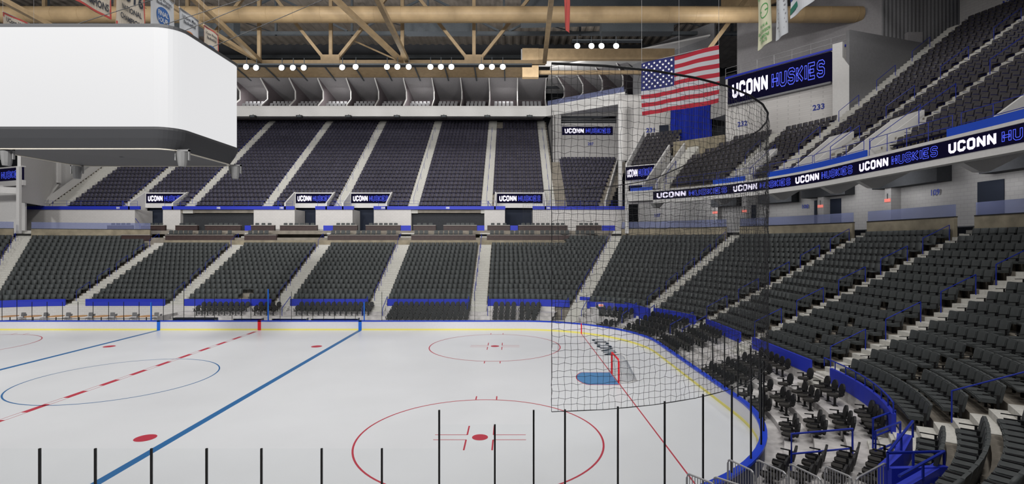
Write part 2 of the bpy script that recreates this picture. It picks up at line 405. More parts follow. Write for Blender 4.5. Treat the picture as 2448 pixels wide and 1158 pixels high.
cp = [tuple(BD.pt(9.22, BD.T(9.22, q0+(q1-q0)*k/30))[:2])+(zt,) for k in range(31)]
m = MB(); m.tube(cp, .032, 6); obj('top_cable', rel(m,net), 'black', net)
m = MB(); m.tube([(a,b,zb) for a,b,c in cp], .01, 4); obj('bottom_cable', rel(m,net), 'net_black', net)
m = MB()
for k in (0,-1): m.tube([(cp[k][0],cp[k][1],zb),(cp[k][0],cp[k][1],zt)], .008, 4)
obj('edge_cord', rel(m,net), 'net_black', net)
# ------------------------------------------------------------------ goal
goal = empty('hockey_goal', (5.54,27.5,0), label='red framed hockey goal with white net on the goal line', cat='hockey goal')
m = MB(); g = .93
m.tube([(0,-g,0),(0,-g,1.12),(0,-g+.08,1.2),(0,g-.08,1.2),(0,g,1.12),(0,g,0)], .05, 8); obj('goal_frame', m, 'stripe_red', goal)
m = MB(); m.tube([(0,-g,.04),(.55,-g,.04),(1.05,-g*.6,.04),(1.05,g*.6,.04),(.55,g,.04),(0,g,.04)], .035, 6); m.tube([(0,-g+.05,1.18),(.45,-g*.8,1.16),(.5,0,1.16),(.45,g*.8,1.16),(0,g-.05,1.18)], .02, 6)
obj('base_frame', m, 'plain_white', goal)
m = MB(); bot = [(0,-g),(.55,-g),(1.05,-g*.6),(1.05,0),(1.05,g*.6),(.55,g),(0,g)]; top = [(0,-g),(.3,-g*.9),(.48,-g*.6),(.5,0),(.48,g*.6),(.3,g*.9),(0,g)]
for s in range(0,19):
    k = s/18; m.tube([(b[0]+(a[0]-b[0])*k, b[1]+(a[1]-b[1])*k, .04+1.12*k) for b,a in zip(bot,top)], .006, 3)
def lerp(p, q, k): return tuple(p[i]+(q[i]-p[i])*k for i in range(len(p)))
for i in range(6):
    for j in range(8):
        k = j/8; b = lerp(bot[i],bot[i+1],k); a = lerp(top[i],top[i+1],k); m.tube([(b[0],b[1],.04),(a[0],a[1],1.16)], .006, 3)
for j in range(-6,7): m.tube([(0,j*.14,1.19),(.49,j*.13,1.16)], .006, 3)
obj('goal_net', m, 'cloth_white', goal)
# ------------------------------------------------------------------ lower bowl terraces
LR0, LD, LZ0, LRISE, LN = 14.05, .84, 1.35, .417, 15
AISL = [(-72.9,1.5,'far corner'),(-41.9,1.7,'a'),(-32.4,1.6,'b'),(-22.2,1.6,'c'),(-12.9,1.6,'d'),(-3.2,1.5,'e'),(26.5,1.5,'f'),(54.8,1.45,'g'),(82,1.35,'h'),(95,1.35,'i'),(102.3,1.3,'j'),(134.9,1.9,'k')]
AN = ['the staircase beyond the left corner','the staircase below the scoreboard corner','the third far side staircase','the staircase level with the red line','the staircase by the right blue line','the staircase behind the far faceoff circle','the staircase by the far portal','the corner staircase behind the net','the next staircase round the bend','the middle end staircase','the long staircase beside the curved blue wall','the nearest staircase']
TL0, TL1 = -41.94-62, 160
PORTAL = (17, 30)                           # far portal opening in the lowest rows (t range)
m = MB()
for i in range(LN):
    r = LR0+LD*i; z = LZ0+LRISE*i
    BW.sweep(m, [(r,z-LRISE if i else 0),(r,z),(r+LD,z)], TL0, TL1, False, 0, 2.)
struct('terrace_lower', m, 'concrete')
m = MB()                                    # rink side risers
prof = [(9.9,0.0),(9.9,.02),(10.8,.02),(10.8,.25),(11.7,.25),(11.7,.5),(12.6,.5),(12.6,.75),(13.9,.75)]
BW.sweep(m, prof, -31.3, 18, False, 0, 2.); BW.sweep(m, prof, 31, 160, False, 0, 2.)
m.prism([(-31.3,45.2),(-31.32,45.2),(-31.32,49.2),(-31.3,49.2)], 0, .75)
struct('riser_deck', m, 'riser_deck')
m = MB(); BW.rect(m, 13.85, 14.05, 0, 1.27, TL0, 17, 0, 2.); BW.rect(m, 13.85,14.05, 0,1.27, 29, TL1, 0, 2.); struct('wall_base', m, 'wall_white')
def gaps(t0, t1, r, extra=0):
    """ranges between the aisles at radius r"""
    out = []; a = t0; first = True
    for t, w, _ in AISL:
        if t <= t0 or t >= t1: continue
        s = BW.S(r,t); out.append((a, BW.T(r, s-w/2-extra))); a = BW.T(r, s+w/2+extra)
    out.append((a, t1)); return out
# blue front walls
for k, (a, b) in enumerate(gaps(TL0, TL1, 13.95, .12)):
    if k >= 11: a2, b2 = a, b
    segs = [(a,b)]
    for a2, b2 in segs:
        if b2-a2 < .5: continue
        m = MB(); top = 1.85
        BW.rect(m, 13.82, 13.94, 1.2, top, a2, 131.1 if k==11 else (b2 if k < 12 else a2+5), 0, 2.)
        struct('wall_panel', m, 'blue')
# stairs
for n, (t, w, nm) in enumerate(AISL):
    m = MB()
    for i in range(-3 if t > -31.3 else 0, LN+3):
        for hstep in (0,1):
            r = LR0+LD*i+LD/2*hstep; z = LZ0+LRISE*i+LRISE/2*hstep
            if i < 0: r = 14.05-(-i*2-hstep)*.28; z = 1.35-(-i*2-hstep)*.17; dr = .28
            else: dr = LD/2
            rc = r+dr/2; s = BW.S(rc,t); a = BW.T(rc,s-w/2); b = BW.T(rc,s+w/2)
            BW.rect(m, r-.025, r+dr, z-.48 if i >= 0 else max(0,z-.5), z+.02, a, b, 0, 3.)
    struct('stair_run', m, 'stair')
# handrails on lower stairs
rails = {}
def rail(path, drops, r=.02, mt='rail_blue', name='handrail', **k):
    m = MB(); m.tube(path, r, 6); base = path[0]
    o = empty(name, (path[0][0], path[0][1], drops[0][1][2] if drops else path[0][2]), **k)
    obj('rail', rel(m,o), mt, o)
    for a, b in drops:
        m = MB(); m.tube([a,b], r, 6); obj('post', rel(m,o), mt, o)
    return o
def lpt(r, t, dz=0, off=0):
    s = BW.S(r,t); x, y, _, _ = BW.pt(r, BW.T(r, s+off)); i = (r-LR0)/LD
    return (x, y, LZ0+LRISE*i+dz)
for n, (t, w, nm) in enumerate(AISL):
    if n == 0: rows = (1,4,7,10,13)
    else: rows = (1,4,7,10,13)
    if n == 11: rows = (1.8,4.8,7.8)
    for c, i in enumerate(rows):
        ra_ = LR0+LD*(i-.4); rb = LR0+LD*(i+1.5); off = -w*.30
        a = lpt(ra_,t,0,off); b = lpt(rb,t,0,off)
        at_ = (a[0],a[1],a[2]+.95); bt = (b[0],b[1],b[2]+.95)
        u, v = proj(*at_)
        if at_[1] < 3 or u < -60 or u > 2520 or v > 1300: continue
        rail([at_,bt], [(at_,a),(bt,b)], .022, label='blue handrail, %s up on %s' % (ordn(c+1), AN[n]), cat='handrail', group='handrails on the lower stairs')
# tan wall and blue glass rail, concourse floor
def tanwall(a, b, glass=True, idx=0):
    m = MB(); BW.rect(m, 26.75, 26.95, 7.3, 8.82, a, b, 0, 3.); struct('wall_parapet', m, 'concrete_tan')
    m = MB(); BW.rect(m, 26.73, 26.97, 8.82, 8.88, a, b, 0, 3.); struct('trim_parapet', m, 'black')
    m = MB(); BW.rect(m, 26.84, 26.86, 8.88, 9.62, a, b, 0, 3.); struct('glass_parapet', m, 'glass_rail')
G = gaps(TL0, TL1, 26.85, 0)
for k, (a, b) in enumerate(G):
    if k in (0,): tanwall(a, b)
    elif k == 1: tanwall(a, -46.0+0)
    elif k >= 7: tanwall(a, b)
    elif k == 6: pass
tanwall(BW.T(26.85, BW.S(26.85,26.5)+.75), BW.T(26.85, BW.S(26.85,54.8)-.75)) if len(G) < 7 else None
m = MB(); BW.sweep(m, [(26.9,8.28),(34,8.28)], TL0, 10, False, 0, 3); BW.sweep(m, [(26.9,8.28),(29,8.28)], 10, TL1, False, 0, 3); struct('floor_concourse', m, 'concrete_grey')
# ------------------------------------------------------------------ seats
def seat_parts(kind):
    """meshes of one seat, local +y is outward (towards the back), origin on the floor under it"""
    P = {}
    if kind == 'lower':
        w = .46
        m = MB(); m.rrect(w, .44, .05, lambda a,b,d: (a, b-.10, d), .37, .46, 0, 2); m.rrect(w*.9, .36, .05, lambda a,b,d: (a, b-.11, d), .46, .48, 0, 2); P['seat'] = (m, 'seat')
        m = MB(); tilt = .20
        m.rrect(w, .55, .05, lambda a,b,d: (a, .13+d+(b+.25)*tilt, .655+b), 0, .07, 0, 3)
        m.rrect(w*.86, .45, .04, lambda a,b,d: (a, .13+d+(b+.25)*tilt, .665+b), -.015, 0, 0, 2); P['backrest'] = (m, 'seat')
        for s in (-1,1):
            m = MB(); x = s*.236
            m.box(x-.012, x+.012, -.24, .17, .60, .625); m.box(x-.012, x+.012, .08, .14, 0, .6); P['armrest%d'%s] = (m, 'arm')
    elif kind == 'upper':
        w = .44
        m = MB(); m.rrect(w, .40, .05, lambda a,b,d: (a, b-.08, d), .38, .43, 0, 2); P['seat'] = (m, 'useat')
        m = MB(); m.rrect(w, .50, .05, lambda a,b,d: (a, .14+d+(b+.25)*.2, .65+b), 0, .045, 0, 2); P['backrest'] = (m, 'useat')
        m = MB(); m.box(-.26, .26, -.02, .03, .30, .37); m.box(-.26,-.235,-.2,.17,.58,.61); m.box(-.02,.02,-.0,.08,0,.31); P['frame'] = (m, 'useat_blue')
    elif kind == 'floor':
        m = MB(); n = 16
        m.prof([(.225*cos(2*pi*k/n), .23*sin(2*pi*k/n)) for k in range(n)], 0, .07, lambda a,b,d: (a, b-.06, .40+d)); P['seat'] = (m, 'chair_pad')
        m = MB(); m.prof([(.225*cos(2*pi*k/n)*(1.0 if sin(2*pi*k/n)>0 else .9), .27*sin(2*pi*k/n)) for k in range(n)], 0, .06, lambda a,b,d: (a, .17+d+(b+.27)*.18, .63+b)); P['backrest'] = (m, 'chair_black')
        for s in (-1,1):
            m = MB(); x = s*.25; m.box(x-.022, x+.022, -.20, .10, .60, .63); m.box(x-.015, x+.015, .04, .10, .42, .6); m.box(x-.015,x+.015,.06,.24,.5,.54); P['armrest%d'%s] = (m, 'chair_black')
        m = MB(); m.box(-.025,.025,-.05,.03,.03,.40); m.box(-.2,.2,-.04,.02,.36,.40); m.box(-.10,.10,-.10,.08,0,.02); P['pedestal'] = (m, 'chair_black')
    elif kind == 'suite':
        m = MB(); m.rrect(.46, .44, .05, lambda a,b,d: (a, b-.08, d), .42, .50, 0, 2); m.box(-.05,.05,-.1,.0,0,.42); P['seat'] = (m, 'seat_dark')
        m = MB(); m.rrect(.46, .50, .06, lambda a,b,d: (a, .12+d+(b+.2)*.12, .70+b), 0, .07, 0, 3); P['backrest'] = (m, 'seat')
    return P
PARTNAME = lambda k: 'armrest' if k.startswith('armrest') else k
PROTO = {}
def make_seat(kind, name, loc, rz, **k):
    if kind not in PROTO:
        o = empty(name)
        for pn, (mb, mt) in seat_parts(kind).items(): obj(PARTNAME(pn), mb, mt, o)
        PROTO[kind] = o; first = o
    else: first = copytree(PROTO[kind])
    first.location = loc; first.rotation_euler = (0,0,rz); props(first, **k); return first
def simple(kind):
    """quads only, for the mass of far seats"""
    m = MB()
    if kind == 'lower':
        m.box(-.228,.228,-.32,.12,.37,.47)
        m.add([(-.2,.13,.37),(.2,.13,.37),(.2,.205,.37),(-.2,.205,.37),(-.228,.15,.45),(.228,.15,.45),(.228,.225,.45),(-.228,.225,.45),(-.232,.225,.88),(.232,.225,.88),(.232,.30,.88),(-.232,.30,.88),(-.20,.232,.925),(.20,.232,.925),(.20,.31,.925),(-.20,.31,.925)],
              [(0,1,5,4),(4,5,9,8),(8,9,13,12),(3,7,6,2),(7,11,10,6),(11,15,14,10),(12,13,14,15),(0,4,7,3),(4,8,11,7),(8,12,15,11),(1,2,6,5),(5,6,10,9),(9,10,14,13)])
        m.box(-.263,-.227,-.24,.17,.60,.625,1); m.box(-.257,-.233,.08,.14,0,.6,1)
        return m, ['seat','arm']
    m.box(-.22,.22,-.28,.12,.38,.43)
    m.add([(-.21,.14,.36),(.21,.14,.36),(.21,.185,.36),(-.21,.185,.36),(-.225,.23,.86),(.225,.23,.86),(.225,.275,.86),(-.225,.275,.86),(-.18,.24,.90),(.18,.24,.90),(.18,.285,.90),(-.18,.285,.90)],
          [(0,1,5,4),(4,5,9,8),(3,7,6,2),(7,11,10,6),(8,9,10,11),(0,4,7,3),(4,8,11,7),(1,2,6,5),(5,6,10,9)])
    m.box(-.26,.26,-.02,.03,.30,.37,1); m.box(-.26,-.235,-.2,.17,.58,.61,1)
    return m, ['useat' if kind == 'upper' else 'fseat','useat_blue']
def mass(name, kind, items, **k):
    mb, mats = simple(kind); V0 = np.array(mb.v); F0 = np.array(mb.f); mi0 = np.array(mb.m)
    it = np.array(items); n = len(it); c = np.cos(it[:,3])[:,None]; s = np.sin(it[:,3])[:,None]
    sx = it[:,4:5]
    x = V0[:,0][None]*sx; y = V0[:,1][None]
    V = np.stack([it[:,0:1]+x*c-y*s, it[:,1:2]+x*s+y*c, it[:,2:3]+np.repeat(V0[:,2][None],n,0)], 2).reshape(-1,3)
    Fq = (F0[None]+np.arange(n)[:,None,None]*len(V0)).reshape(-1,4)
    o = obj(name, np_mesh(name, V, Fq, mats, np.tile(mi0,n)), None, **k); o['kind'] = 'stuff'; return o
def inview(x, y, z, mx=500):
    if y < 2: return None
    u, v = proj(x,y,z); return (u, v) if (-mx < u < 2448+mx and -150 < v < 1158+mx) else None
# lower bowl
cand = []
BLK = ['the block left of the corner staircase','the far corner block','the block behind the cafe tables','the block beside the left blue line','the block beyond the red line','the block between red line and right blue line','the block behind the neutral zone','the block beyond the far faceoff circle','the block above the far portal','the block behind the net','the block round the bend','the narrow end block','the end block above the curved wall','the block beside the nearest stairs']
def seat_row(r, segs, pitch):
    for k, (a, b) in enumerate(segs):
        sa, sb = BW.S(r,a), BW.S(r,b); n = int((sb-sa-.04)//pitch)
        if n < 1: continue
        p = (sb-sa-.04)/n
        for j in range(n): yield k, j, n, BW.T(r, sa+.02+p*(j+.5)), p
for i in range(LN):
    r = LR0+LD*i+.52; z = LZ0+LRISE*i
    for k, j, n, t, p in seat_row(r, gaps(TL0, TL1, r, .05), .5):
        x, y, nx, ny = BW.pt(r,t); rz = atan2(ny,nx)-pi/2
        if i < 2 and -27.0 < x < -25.5 and y > 40: continue
        if i > 12 and -46 < t < 14: continue
        if i == 0 and k == 12 and j >= 5: continue
        if k in (10,11) and i in (1,2,3,5) and j == 6: continue
        uv = inview(x,y,z+.6)
        if uv: cand.append((hypot(x,y), x, y, z, rz, k, i, j, n, p, uv, t))
vis = sorted([c for c in cand if -10 < c[10][0] < 2458 and c[10][1] < 1170])
ind = set(id(c) for c in vis[:300])
stuff = []
def blockname(k):
    return {8:'the block behind the net',9:'the block round the bend',10:'the end block between two staircases',11:'the end block above the curved wall',12:'the nearest block'}.get(k, 'the far block')
for c in cand:
    d, x, y, z, rz, k, i, j, n, p, uv, t = c
    if id(c) in ind:
        make_seat('lower','arena_chair',(x,y,z),rz,label='dark grey seat, %s from left, row %s, %s' % (ordn(j+1), ordn(i+1), blockname(k)), cat='seat', group='dark grey seats of the lower bowl')
    else: stuff.append((x,y,z,rz,p/.5*.98))
mass('arena_seating','lower',stuff,label='mass of dark grey folding arena seats filling the more distant rows of the lower bowl',cat='seats')
# ------------------------------------------------------------------ floor chairs
FB = [(-29.6,-24.9,(2,3),'the short block left of the red line'),(-24.2,-21.9,(2,3),'the small block by the red line'),(-20.3,-13.1,(2,3),'the block behind the penalty box'),
 (-11.3,-3.9,(0,1,2,3),'the block beyond the right blue line'),(-1.8,2.0,(0,1,2,3),'the block behind the far faceoff circle'),(3,12,(0,1,2,3),'the little block before the far portal'),
 (34,51,(0,1,2,3),'the block right of the far portal'),(58.5,78,(0,1,2,3),'the curved block behind the net'),(84.5,92.5,(0,1,2,3),'the block at the bend'),(97.4,100.6,(0,1,2,3),'the short end block'),(102.0,102.8,(0,1,2,3),'the lone chairs beside the short flight'),
 (106.3,114.3,(0,1,2,3),'the block facing the goal mouth'),(120.8,129.3,(0,1,2,3),'the block before the curved blue wall'),(138.5,150,(0,1,2,3),'the block behind the steel barriers')]
nfl = 0
for a, b, rows, bn in FB:
    for k in rows:
        r = 10.4+.9*k+(.5-.08*k if a > 118 else 0); z = (0.02,.25,.5,.75)[k]
        sa, sb = BW.S(r,a), BW.S(r,b); n = max(1, int((sb-sa+.1)//.5))
        for j in range(n):
            t = BW.T(r, sa+(j+.5)*(sb-sa)/n); x, y, nx, ny = BW.pt(r+.1,t)
            uv = inview(x,y,z+.5,60)
            if not uv or nfl >= 300: continue
            nfl += 1
            make_seat('floor','floor_chair',(x,y,z),atan2(ny,nx)-pi/2,label='black chair, %s along, %s row, %s' % (ordn(j+1), ordn(k+1), bn), cat='chair', group='black round-back chairs on the rinkside risers')
# ------------------------------------------------------------------ cafe tables at the left
pt_ = None; pc = None
for n, u in enumerate((24,79,134,189,242,296,350)):
    x = (u-1224)*45.6/F
    if pt_ is None:
        pt_ = empty('bistro_table'); m = MB(); m.prof([(.6*cos(2*pi*k/28), .6*sin(2*pi*k/28)) for k in range(28)], .70, .74, lambda a,b,d:(a,b,d)); obj('tabletop', m, 'wood', pt_)
        m = MB(); m.tube([(0,0,.02),(0,0,.7)], .04, 8); obj('pedestal', m, 'black', pt_)
        m = MB(); m.box(-.3,.3,-.04,.04,0,.04); m.box(-.04,.04,-.3,.3,0,.04); obj('foot', m, 'black', pt_); o = pt_
        pc = empty('metal_chair'); m = MB(); m.rrect(.42,.42,.05,lambda a,b,d:(a,b,d),.43,.46); obj('seat', m, 'chrome', pc)
        m = MB(); m.rrect(.40,.36,.08,lambda a,b,d:(a,.2+d+b*.15,.72+b),0,.02); m.tube([(-.2,.17,.46),(-.2,.24,.88),(.2,.24,.88),(.2,.17,.46)],.014,5); obj('backrest', m, 'chrome', pc)
        for sx in (-1,1):
            for sy in (-1,1): m = MB(); m.tube([(sx*.18,sy*.18,.44),(sx*.21,sy*.21,0)], .012, 5); obj('leg', m, 'chrome', pc)
        c1 = pc
    else: o = copytree(pt_); c1 = copytree(pc)
    o.location = (x,45.6,0); props(o, label='round wooden bistro table on a black pedestal, %s from the left behind the boards' % ordn(n+1), cat='table', group='bistro tables along the far boards')
    c1.location = (x+.98,45.7,0); c1.rotation_euler = (0,0,-pi/2+.15); props(c1, label='grey metal chair at the right of the %s bistro table from the left' % ordn(n+1), cat='chair', group='metal chairs at the bistro tables')
    c2 = copytree(pc); c2.location = (x+.15,46.5,0); c2.rotation_euler = (0,0,.05); props(c2, label='grey metal chair behind the %s bistro table from the left' % ordn(n+1), cat='chair', group='metal chairs at the bistro tables')
# team bench and scorer's bench just behind the far boards
for (ua,ub,mt,lab) in ((416,518,'black','long black topped players bench left of the red line'),(560,628,'plain_white','white topped bench just left of the red line'),(652,735,'plain_white','white topped penalty bench right of the red line'),(745,858,'plain_white','white topped bench beside the right blue line')):
    xa = at(ua,0,43.6)[0]; xb = at(ub,0,43.6)[0]
    o = empty('players_bench', ((xa+xb)/2,43.6,0), label=lab, cat='bench'); L = (xb-xa)/2
    m = MB(); m.box(-L,L,-.2,.2,.82,.88); obj('bench_top', m, mt, o)
    m = MB(); m.box(-L,L,.18,.24,.0,.82); obj('bench_front', m, 'blue', o)
    for s in (-1,1): m = MB(); m.box(s*L*.98-.03,s*L*.98+.03,-.18,.18,0,.82); obj('leg', m, 'steel_dark', o)
# ================================================================== upper far stand
UX0, UX1 = -61.5, 5.9
UR = [(-58.9,2.6,'the left edge staircase'),(-49.8,1.3,'the stairs left of the leftmost display'),(-41.7,1.3,'the second upper staircase'),(-31.7,1.3,'the third upper staircase'),(-22.4,1.35,'the middle upper staircase'),(-12.8,1.35,'the fifth upper staircase'),(-3.3,1.4,'the sixth upper staircase'),(5.0,1.3,'the upper staircase by the box wall')]
VOM = [(-49.0,-43.6),(-29.0,-23.9),(-21.6,-16.2),(-2.1,4.2)]
UY0, UD, UZ0, UH, UN = 65.9, .88, 11.7, .631, 27
def sub(ranges, cuts):
    out = list(ranges)
    for c0, c1 in cuts:
        nw = []
        for a, b in out:
            if c1 <= a or c0 >= b: nw.append((a,b)); continue
            if c0 > a: nw.append((a,c0))
            if c1 < b: nw.append((c1,b))
        out = nw
    return out
m = MB()
for i in range(UN):
    y = UY0+UD*i; z = UZ0+UH*i; rg = [(UX0,UX1)]
    if i < 3: rg = sub(rg, VOM)
    if i < 13: rg = rg+[(UX1,12.2+.42*i)]
    for a, b in rg:
        m.quad((a,y,z-UH),(b,y,z-UH),(b,y,z),(a,y,z)); m.quad((a,y,z),(b,y,z),(b,y+UD,z),(a,y+UD,z))
struct('terrace_upper', m, 'concrete')
far = []
for i in range(UN):
    y = UY0+UD*i+.55; z = UZ0+UH*i
    rg = sub([(UX0+2,UX1-.3)], [(x-w/2-.03,x+w/2+.03) for x,w,_ in UR])
    if i < 3: rg = sub(rg, [(a-.2,b+.2) for a,b in VOM])
    if i < 13: rg.append((7.1, 11.3+.36*i))
    if i > 22: rg = sub(rg, [(-2.4,-1.6)])
    for a, b in rg:
        n = int((b-a)//.54)
        for j in range(n): far.append((a+(j+.5)*(b-a)/n, y, z, 0, (b-a)/n/.52))
mass('upper_seating','far',far,label='dark navy seats filling the steep upper stand across the ice',cat='seats')
def fpt(i, x, dz=0): return (x, UY0+UD*i, UZ0+UH*i+dz)
for n, (x, w, nm) in enumerate(UR):
    m = MB()
    for i in range(UN):
        y = UY0+UD*i; z = UZ0+UH*i
        m.box(x-w/2, x+w/2, y-.03, y+UD/2, z-.68, z+.03); m.box(x-w/2, x+w/2, y+UD/2, y+UD, z-.3, z+.03+UH/2)
    struct('stair_run', m, 'stair')
    if n == 0: continue
    o = empty('handrail', fpt(1,x), label='long thin blue handrail climbing %s' % nm, cat='handrail', group='handrails of the far upper stand')
    m = MB(); m.tube([fpt(1,x,.9), fpt(22,x,.9)], .018, 5); obj('rail', rel(m,o), 'rail_blue', o)
    for k in range(1,23,3): m = MB(); m.tube([fpt(k,x,0), fpt(k,x,.9)], .018, 5); obj('post', rel(m,o), 'rail_blue', o)
# wall under the stand, ledge, dark rooms
def X66(u, Y=65.8): return (u-1224)*Y/F
for a, b in ((58,323),(390,432),(607,705),(755,843),(894,983),(1158,1207),(1274,1502)):
    m = MB(); m.box(X66(a), X66(b), 65.75, 66.0, 8.3, 11.5)
    m.box(X66(b)-.2, X66(b), 66, 69, 8.3, 11.5); m.box(X66(a), X66(a)+.2, 66, 69, 8.3, 11.5); struct('wall_concourse', m, 'wall_white')
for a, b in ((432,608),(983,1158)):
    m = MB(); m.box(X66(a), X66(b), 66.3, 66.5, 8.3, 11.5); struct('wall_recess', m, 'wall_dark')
m = MB(); m.box(-66, 14, 71, 71.2, 8.3, 13.5); struct('wall_concourse_back', m, 'navy_dark')  # near-black wall paints in the deep dark seen through the openings
for a, b, n_, un in ((58,337,'101',285),(390,705,'102',525),(755,847,None,0),(894,1208,'105',1071),(1273,1502,'106',1311)):
    m = MB(); m.box(X66(a), X66(b), 65.6, 65.78, 11.5, 11.93); L = struct('trim_ledge', m, 'blue')
    for num, uu in ([(n_,un)] if n_ else [])+([('103',675)] if a == 390 else [])+([('104',917)] if a == 894 else []):
        m = MB(); put_text(m, num, lambda p,q: (X66(uu)+p, 65.58, 11.71+q), h=.27, bold=.04); struct('ledge_number', m, 'num_white', L)
# vomitories with LED headers
def sign_box(name, fn, w, h, label, group, dep=.12, parent=None, tx=None):
    """LED sign: fn(a along, b up, n out)->xyz ; a from 0..w"""
    o = fn(w/2, 0, 0); root = empty(name, o, label=label, cat='led display', group=group)
    m = MB()
    P = [fn(0,0,0),fn(w,0,0),fn(w,0,-dep),fn(0,0,-dep),fn(0,h,0),fn(w,h,0),fn(w,h,-dep),fn(0,h,-dep)]
    m.add(P, [(0,3,2,1),(4,5,6,7),(0,1,5,4),(1,2,6,5),(2,3,7,6),(3,0,4,7)]); obj('screen', rel(m,root), 'led_black', root)
    a = MB(); b = MB(); led_text(a, b, lambda p,q: fn(p,q,.012), w*.05 if not tx else tx[0], h*.60, w*.9 if not tx else tx[1], h*.2)
    obj('lettering_white', rel(a,root), 'led_white', root); obj('lettering_blue', rel(b,root), 'led_blue', root); return root
for k, (a, b) in enumerate(VOM):
    m = MB()
    for x in (a-.18, b):
        m.prof([(65.6,11.5),(65.6,12.35),(68.6,14.05),(68.8,14.05),(68.8,11.5)], x, x+.18, lambda p,q,d: (d,p,q))
    m.box(a, b, 68.44, 68.54, 11.9, 13.95)
    struct('wall_vomitory', m, 'plain_white')
    m = MB(); m.box(a, b, 66.2, 68.6, 8.25, 8.3); m.box(a,b,69.2,69.3,8.3,12); struct('passage_dark', m, 'navy_dark')  # near-black floor and back sheet paint the darkness inside the entrance
    nm = ['nearest the scoreboard','left of the middle aisle','right of the middle aisle','beside the netting'][k]
    sign_box('led_sign', lambda p,q,n: (a+.1+p, 68.42-n, 12.52+q), b-a-.2, 1.28, 'small UCONN HUSKIES display over the far stand entrance %s' % nm, 'displays over the far entrances')
    for j, xx in enumerate((a+.2, b-.6)):   # slanting blue stair rails
        rail([(xx-1.2 if j==0 else xx+.3, 65.7, 12.6),(xx+.9 if j == 0 else xx+1.6, 65.9, 9.6)], [((xx-1.2,65.7,12.6),(xx-1.2,65.7,11.9)),((xx+.9,65.9,9.6),(xx+.9,65.9,8.8))], .03, label='blue %s rail slanting down into the entrance %s' % (('first','second')[j], nm), cat='handrail', group='entrance rails') if j == 0 else None
# ledge railing
for k, (a, b) in enumerate(((60,330),(395,470),(560,700),(760,840),(905,1000),(1150,1185),(1275,1500))):
    o = empty('guard_rail', (X66(a),65.7,11.93), label='low blue pipe rail on the blue ledge, %s stretch from the left' % ordn(k+1), cat='railing', group='pipe rails along the far ledge')
    m = MB()
    for z in (12.25,12.6): m.tube([(X66(a),65.7,z),(X66(b),65.7,z)], .015, 5)
    obj('rail', rel(m,o), 'rail_blue', o); n = max(2,int((X66(b)-X66(a))/1.8))
    for j in range(n+1): x = X66(a)+(X66(b)-X66(a))*j/n; m = MB(); m.tube([(x,65.7,11.9),(x,65.7,12.6)], .018, 5); obj('post', rel(m,o), 'rail_blue', o)
# box wall with display and number 207, column, side walls
m = MB(); m.box(7.2, 17.2, 77.8, 78.1, 19, 25.4); m.box(7.2,17.2,77.8,78.1,26.5,27.4); m.box(6.4,7.4,77.2,78.1,18,27.4); m.box(15.9,17,77.2,78.1,18,27.4); m.box(6.2,6.5,77.2,90,18,27.2); w207 = struct('wall_207', m, 'wall_grey')
m = MB(); m.box(7.2,17,79.5,79.6,25.3,26.6); struct('wall_booth_back', m, 'wall_dark')
m = MB()
for z in (25.7,26.05): m.tube([(7.3,77.9,z),(16,77.9,z)], .02, 4)
struct('trim_booth_rail', m, 'galv')
m = MB(); put_text(m, '207', lambda p,q: (11.95+p,77.78,22.25+q), h=.45, bold=.03); struct('wall_number', m, 'num_blue', w207)
sign_box('led_sign', lambda p,q,n: (7.6+p, 77.7-n, 23.6+q), 7.7, 1.25, 'narrow UCONN HUSKIES display on the grey wall above number 207', 'wall displays')
m = MB(); m.box(14.15,14.6,67.8,68.3,8.3,26); struct('pillar_corner', m, 'plain_white')
m = MB(); m.prof([(66,11.6),(66,12.6),(77.8,21.2),(77.8,19)], 0, .2, lambda p,q,d: (11.9+(p-66)*.37+d,p,q)); struct('wall_parapet_side', m, 'wall_white')
m = MB(); m.prof([(65.8,11.6),(65.8,12.5),(89,29.3),(89,28)], 0, .3, lambda p,q,d: (-60.55-(p-65.8)*.02+d,p,q)); m.prof([(65.8,11.6),(65.8,12.4),(69.7,15.2),(69.7,11.6)], 0, .3, lambda p,q,d: (-60.2-(p-65.8)*.45+d,p,q)); m.slab((-62.4,70.5),(-56.6,59),-.3,11.95,25); m.slab((-62.4,70.5),(-63,92),.3,11,30); m.slab((-56.6,59),(-68,52),-.3,12.9,13.6); m.slab((-58,61),(-75,56),-.3,8.3,14); struct('wall_left_corner', m, 'plain_white')
m = MB(); m.box(-62.2,-61.7,69.6,70.1,15.4,25); m.box(-56.85,-56.5,58.7,59.0,8.3,16); struct('pillar_left', m, 'plain_white')
sign_box('led_sign', lambda p,q,n: (-64.3+p*.93, 62.25-p*.36-n, 14.5+q), 8.3, 1.5, 'UCONN HUSKIES display at the far left edge below the scoreboard', 'wall displays')
m = MB(); m.prof([(-64,61.9),(-56.4,59.0),(-56.4,59.4),(-64,62.3)], 13.9, 14.5, lambda p,q,d: (p,q,d)); m.prof([(-64,61.9),(-56.4,59.0),(-56.4,59.4),(-64,62.3)], 16.0, 16.15, lambda p,q,d: (p,q,d)); struct('beam_left_sign', m, 'plain_white')
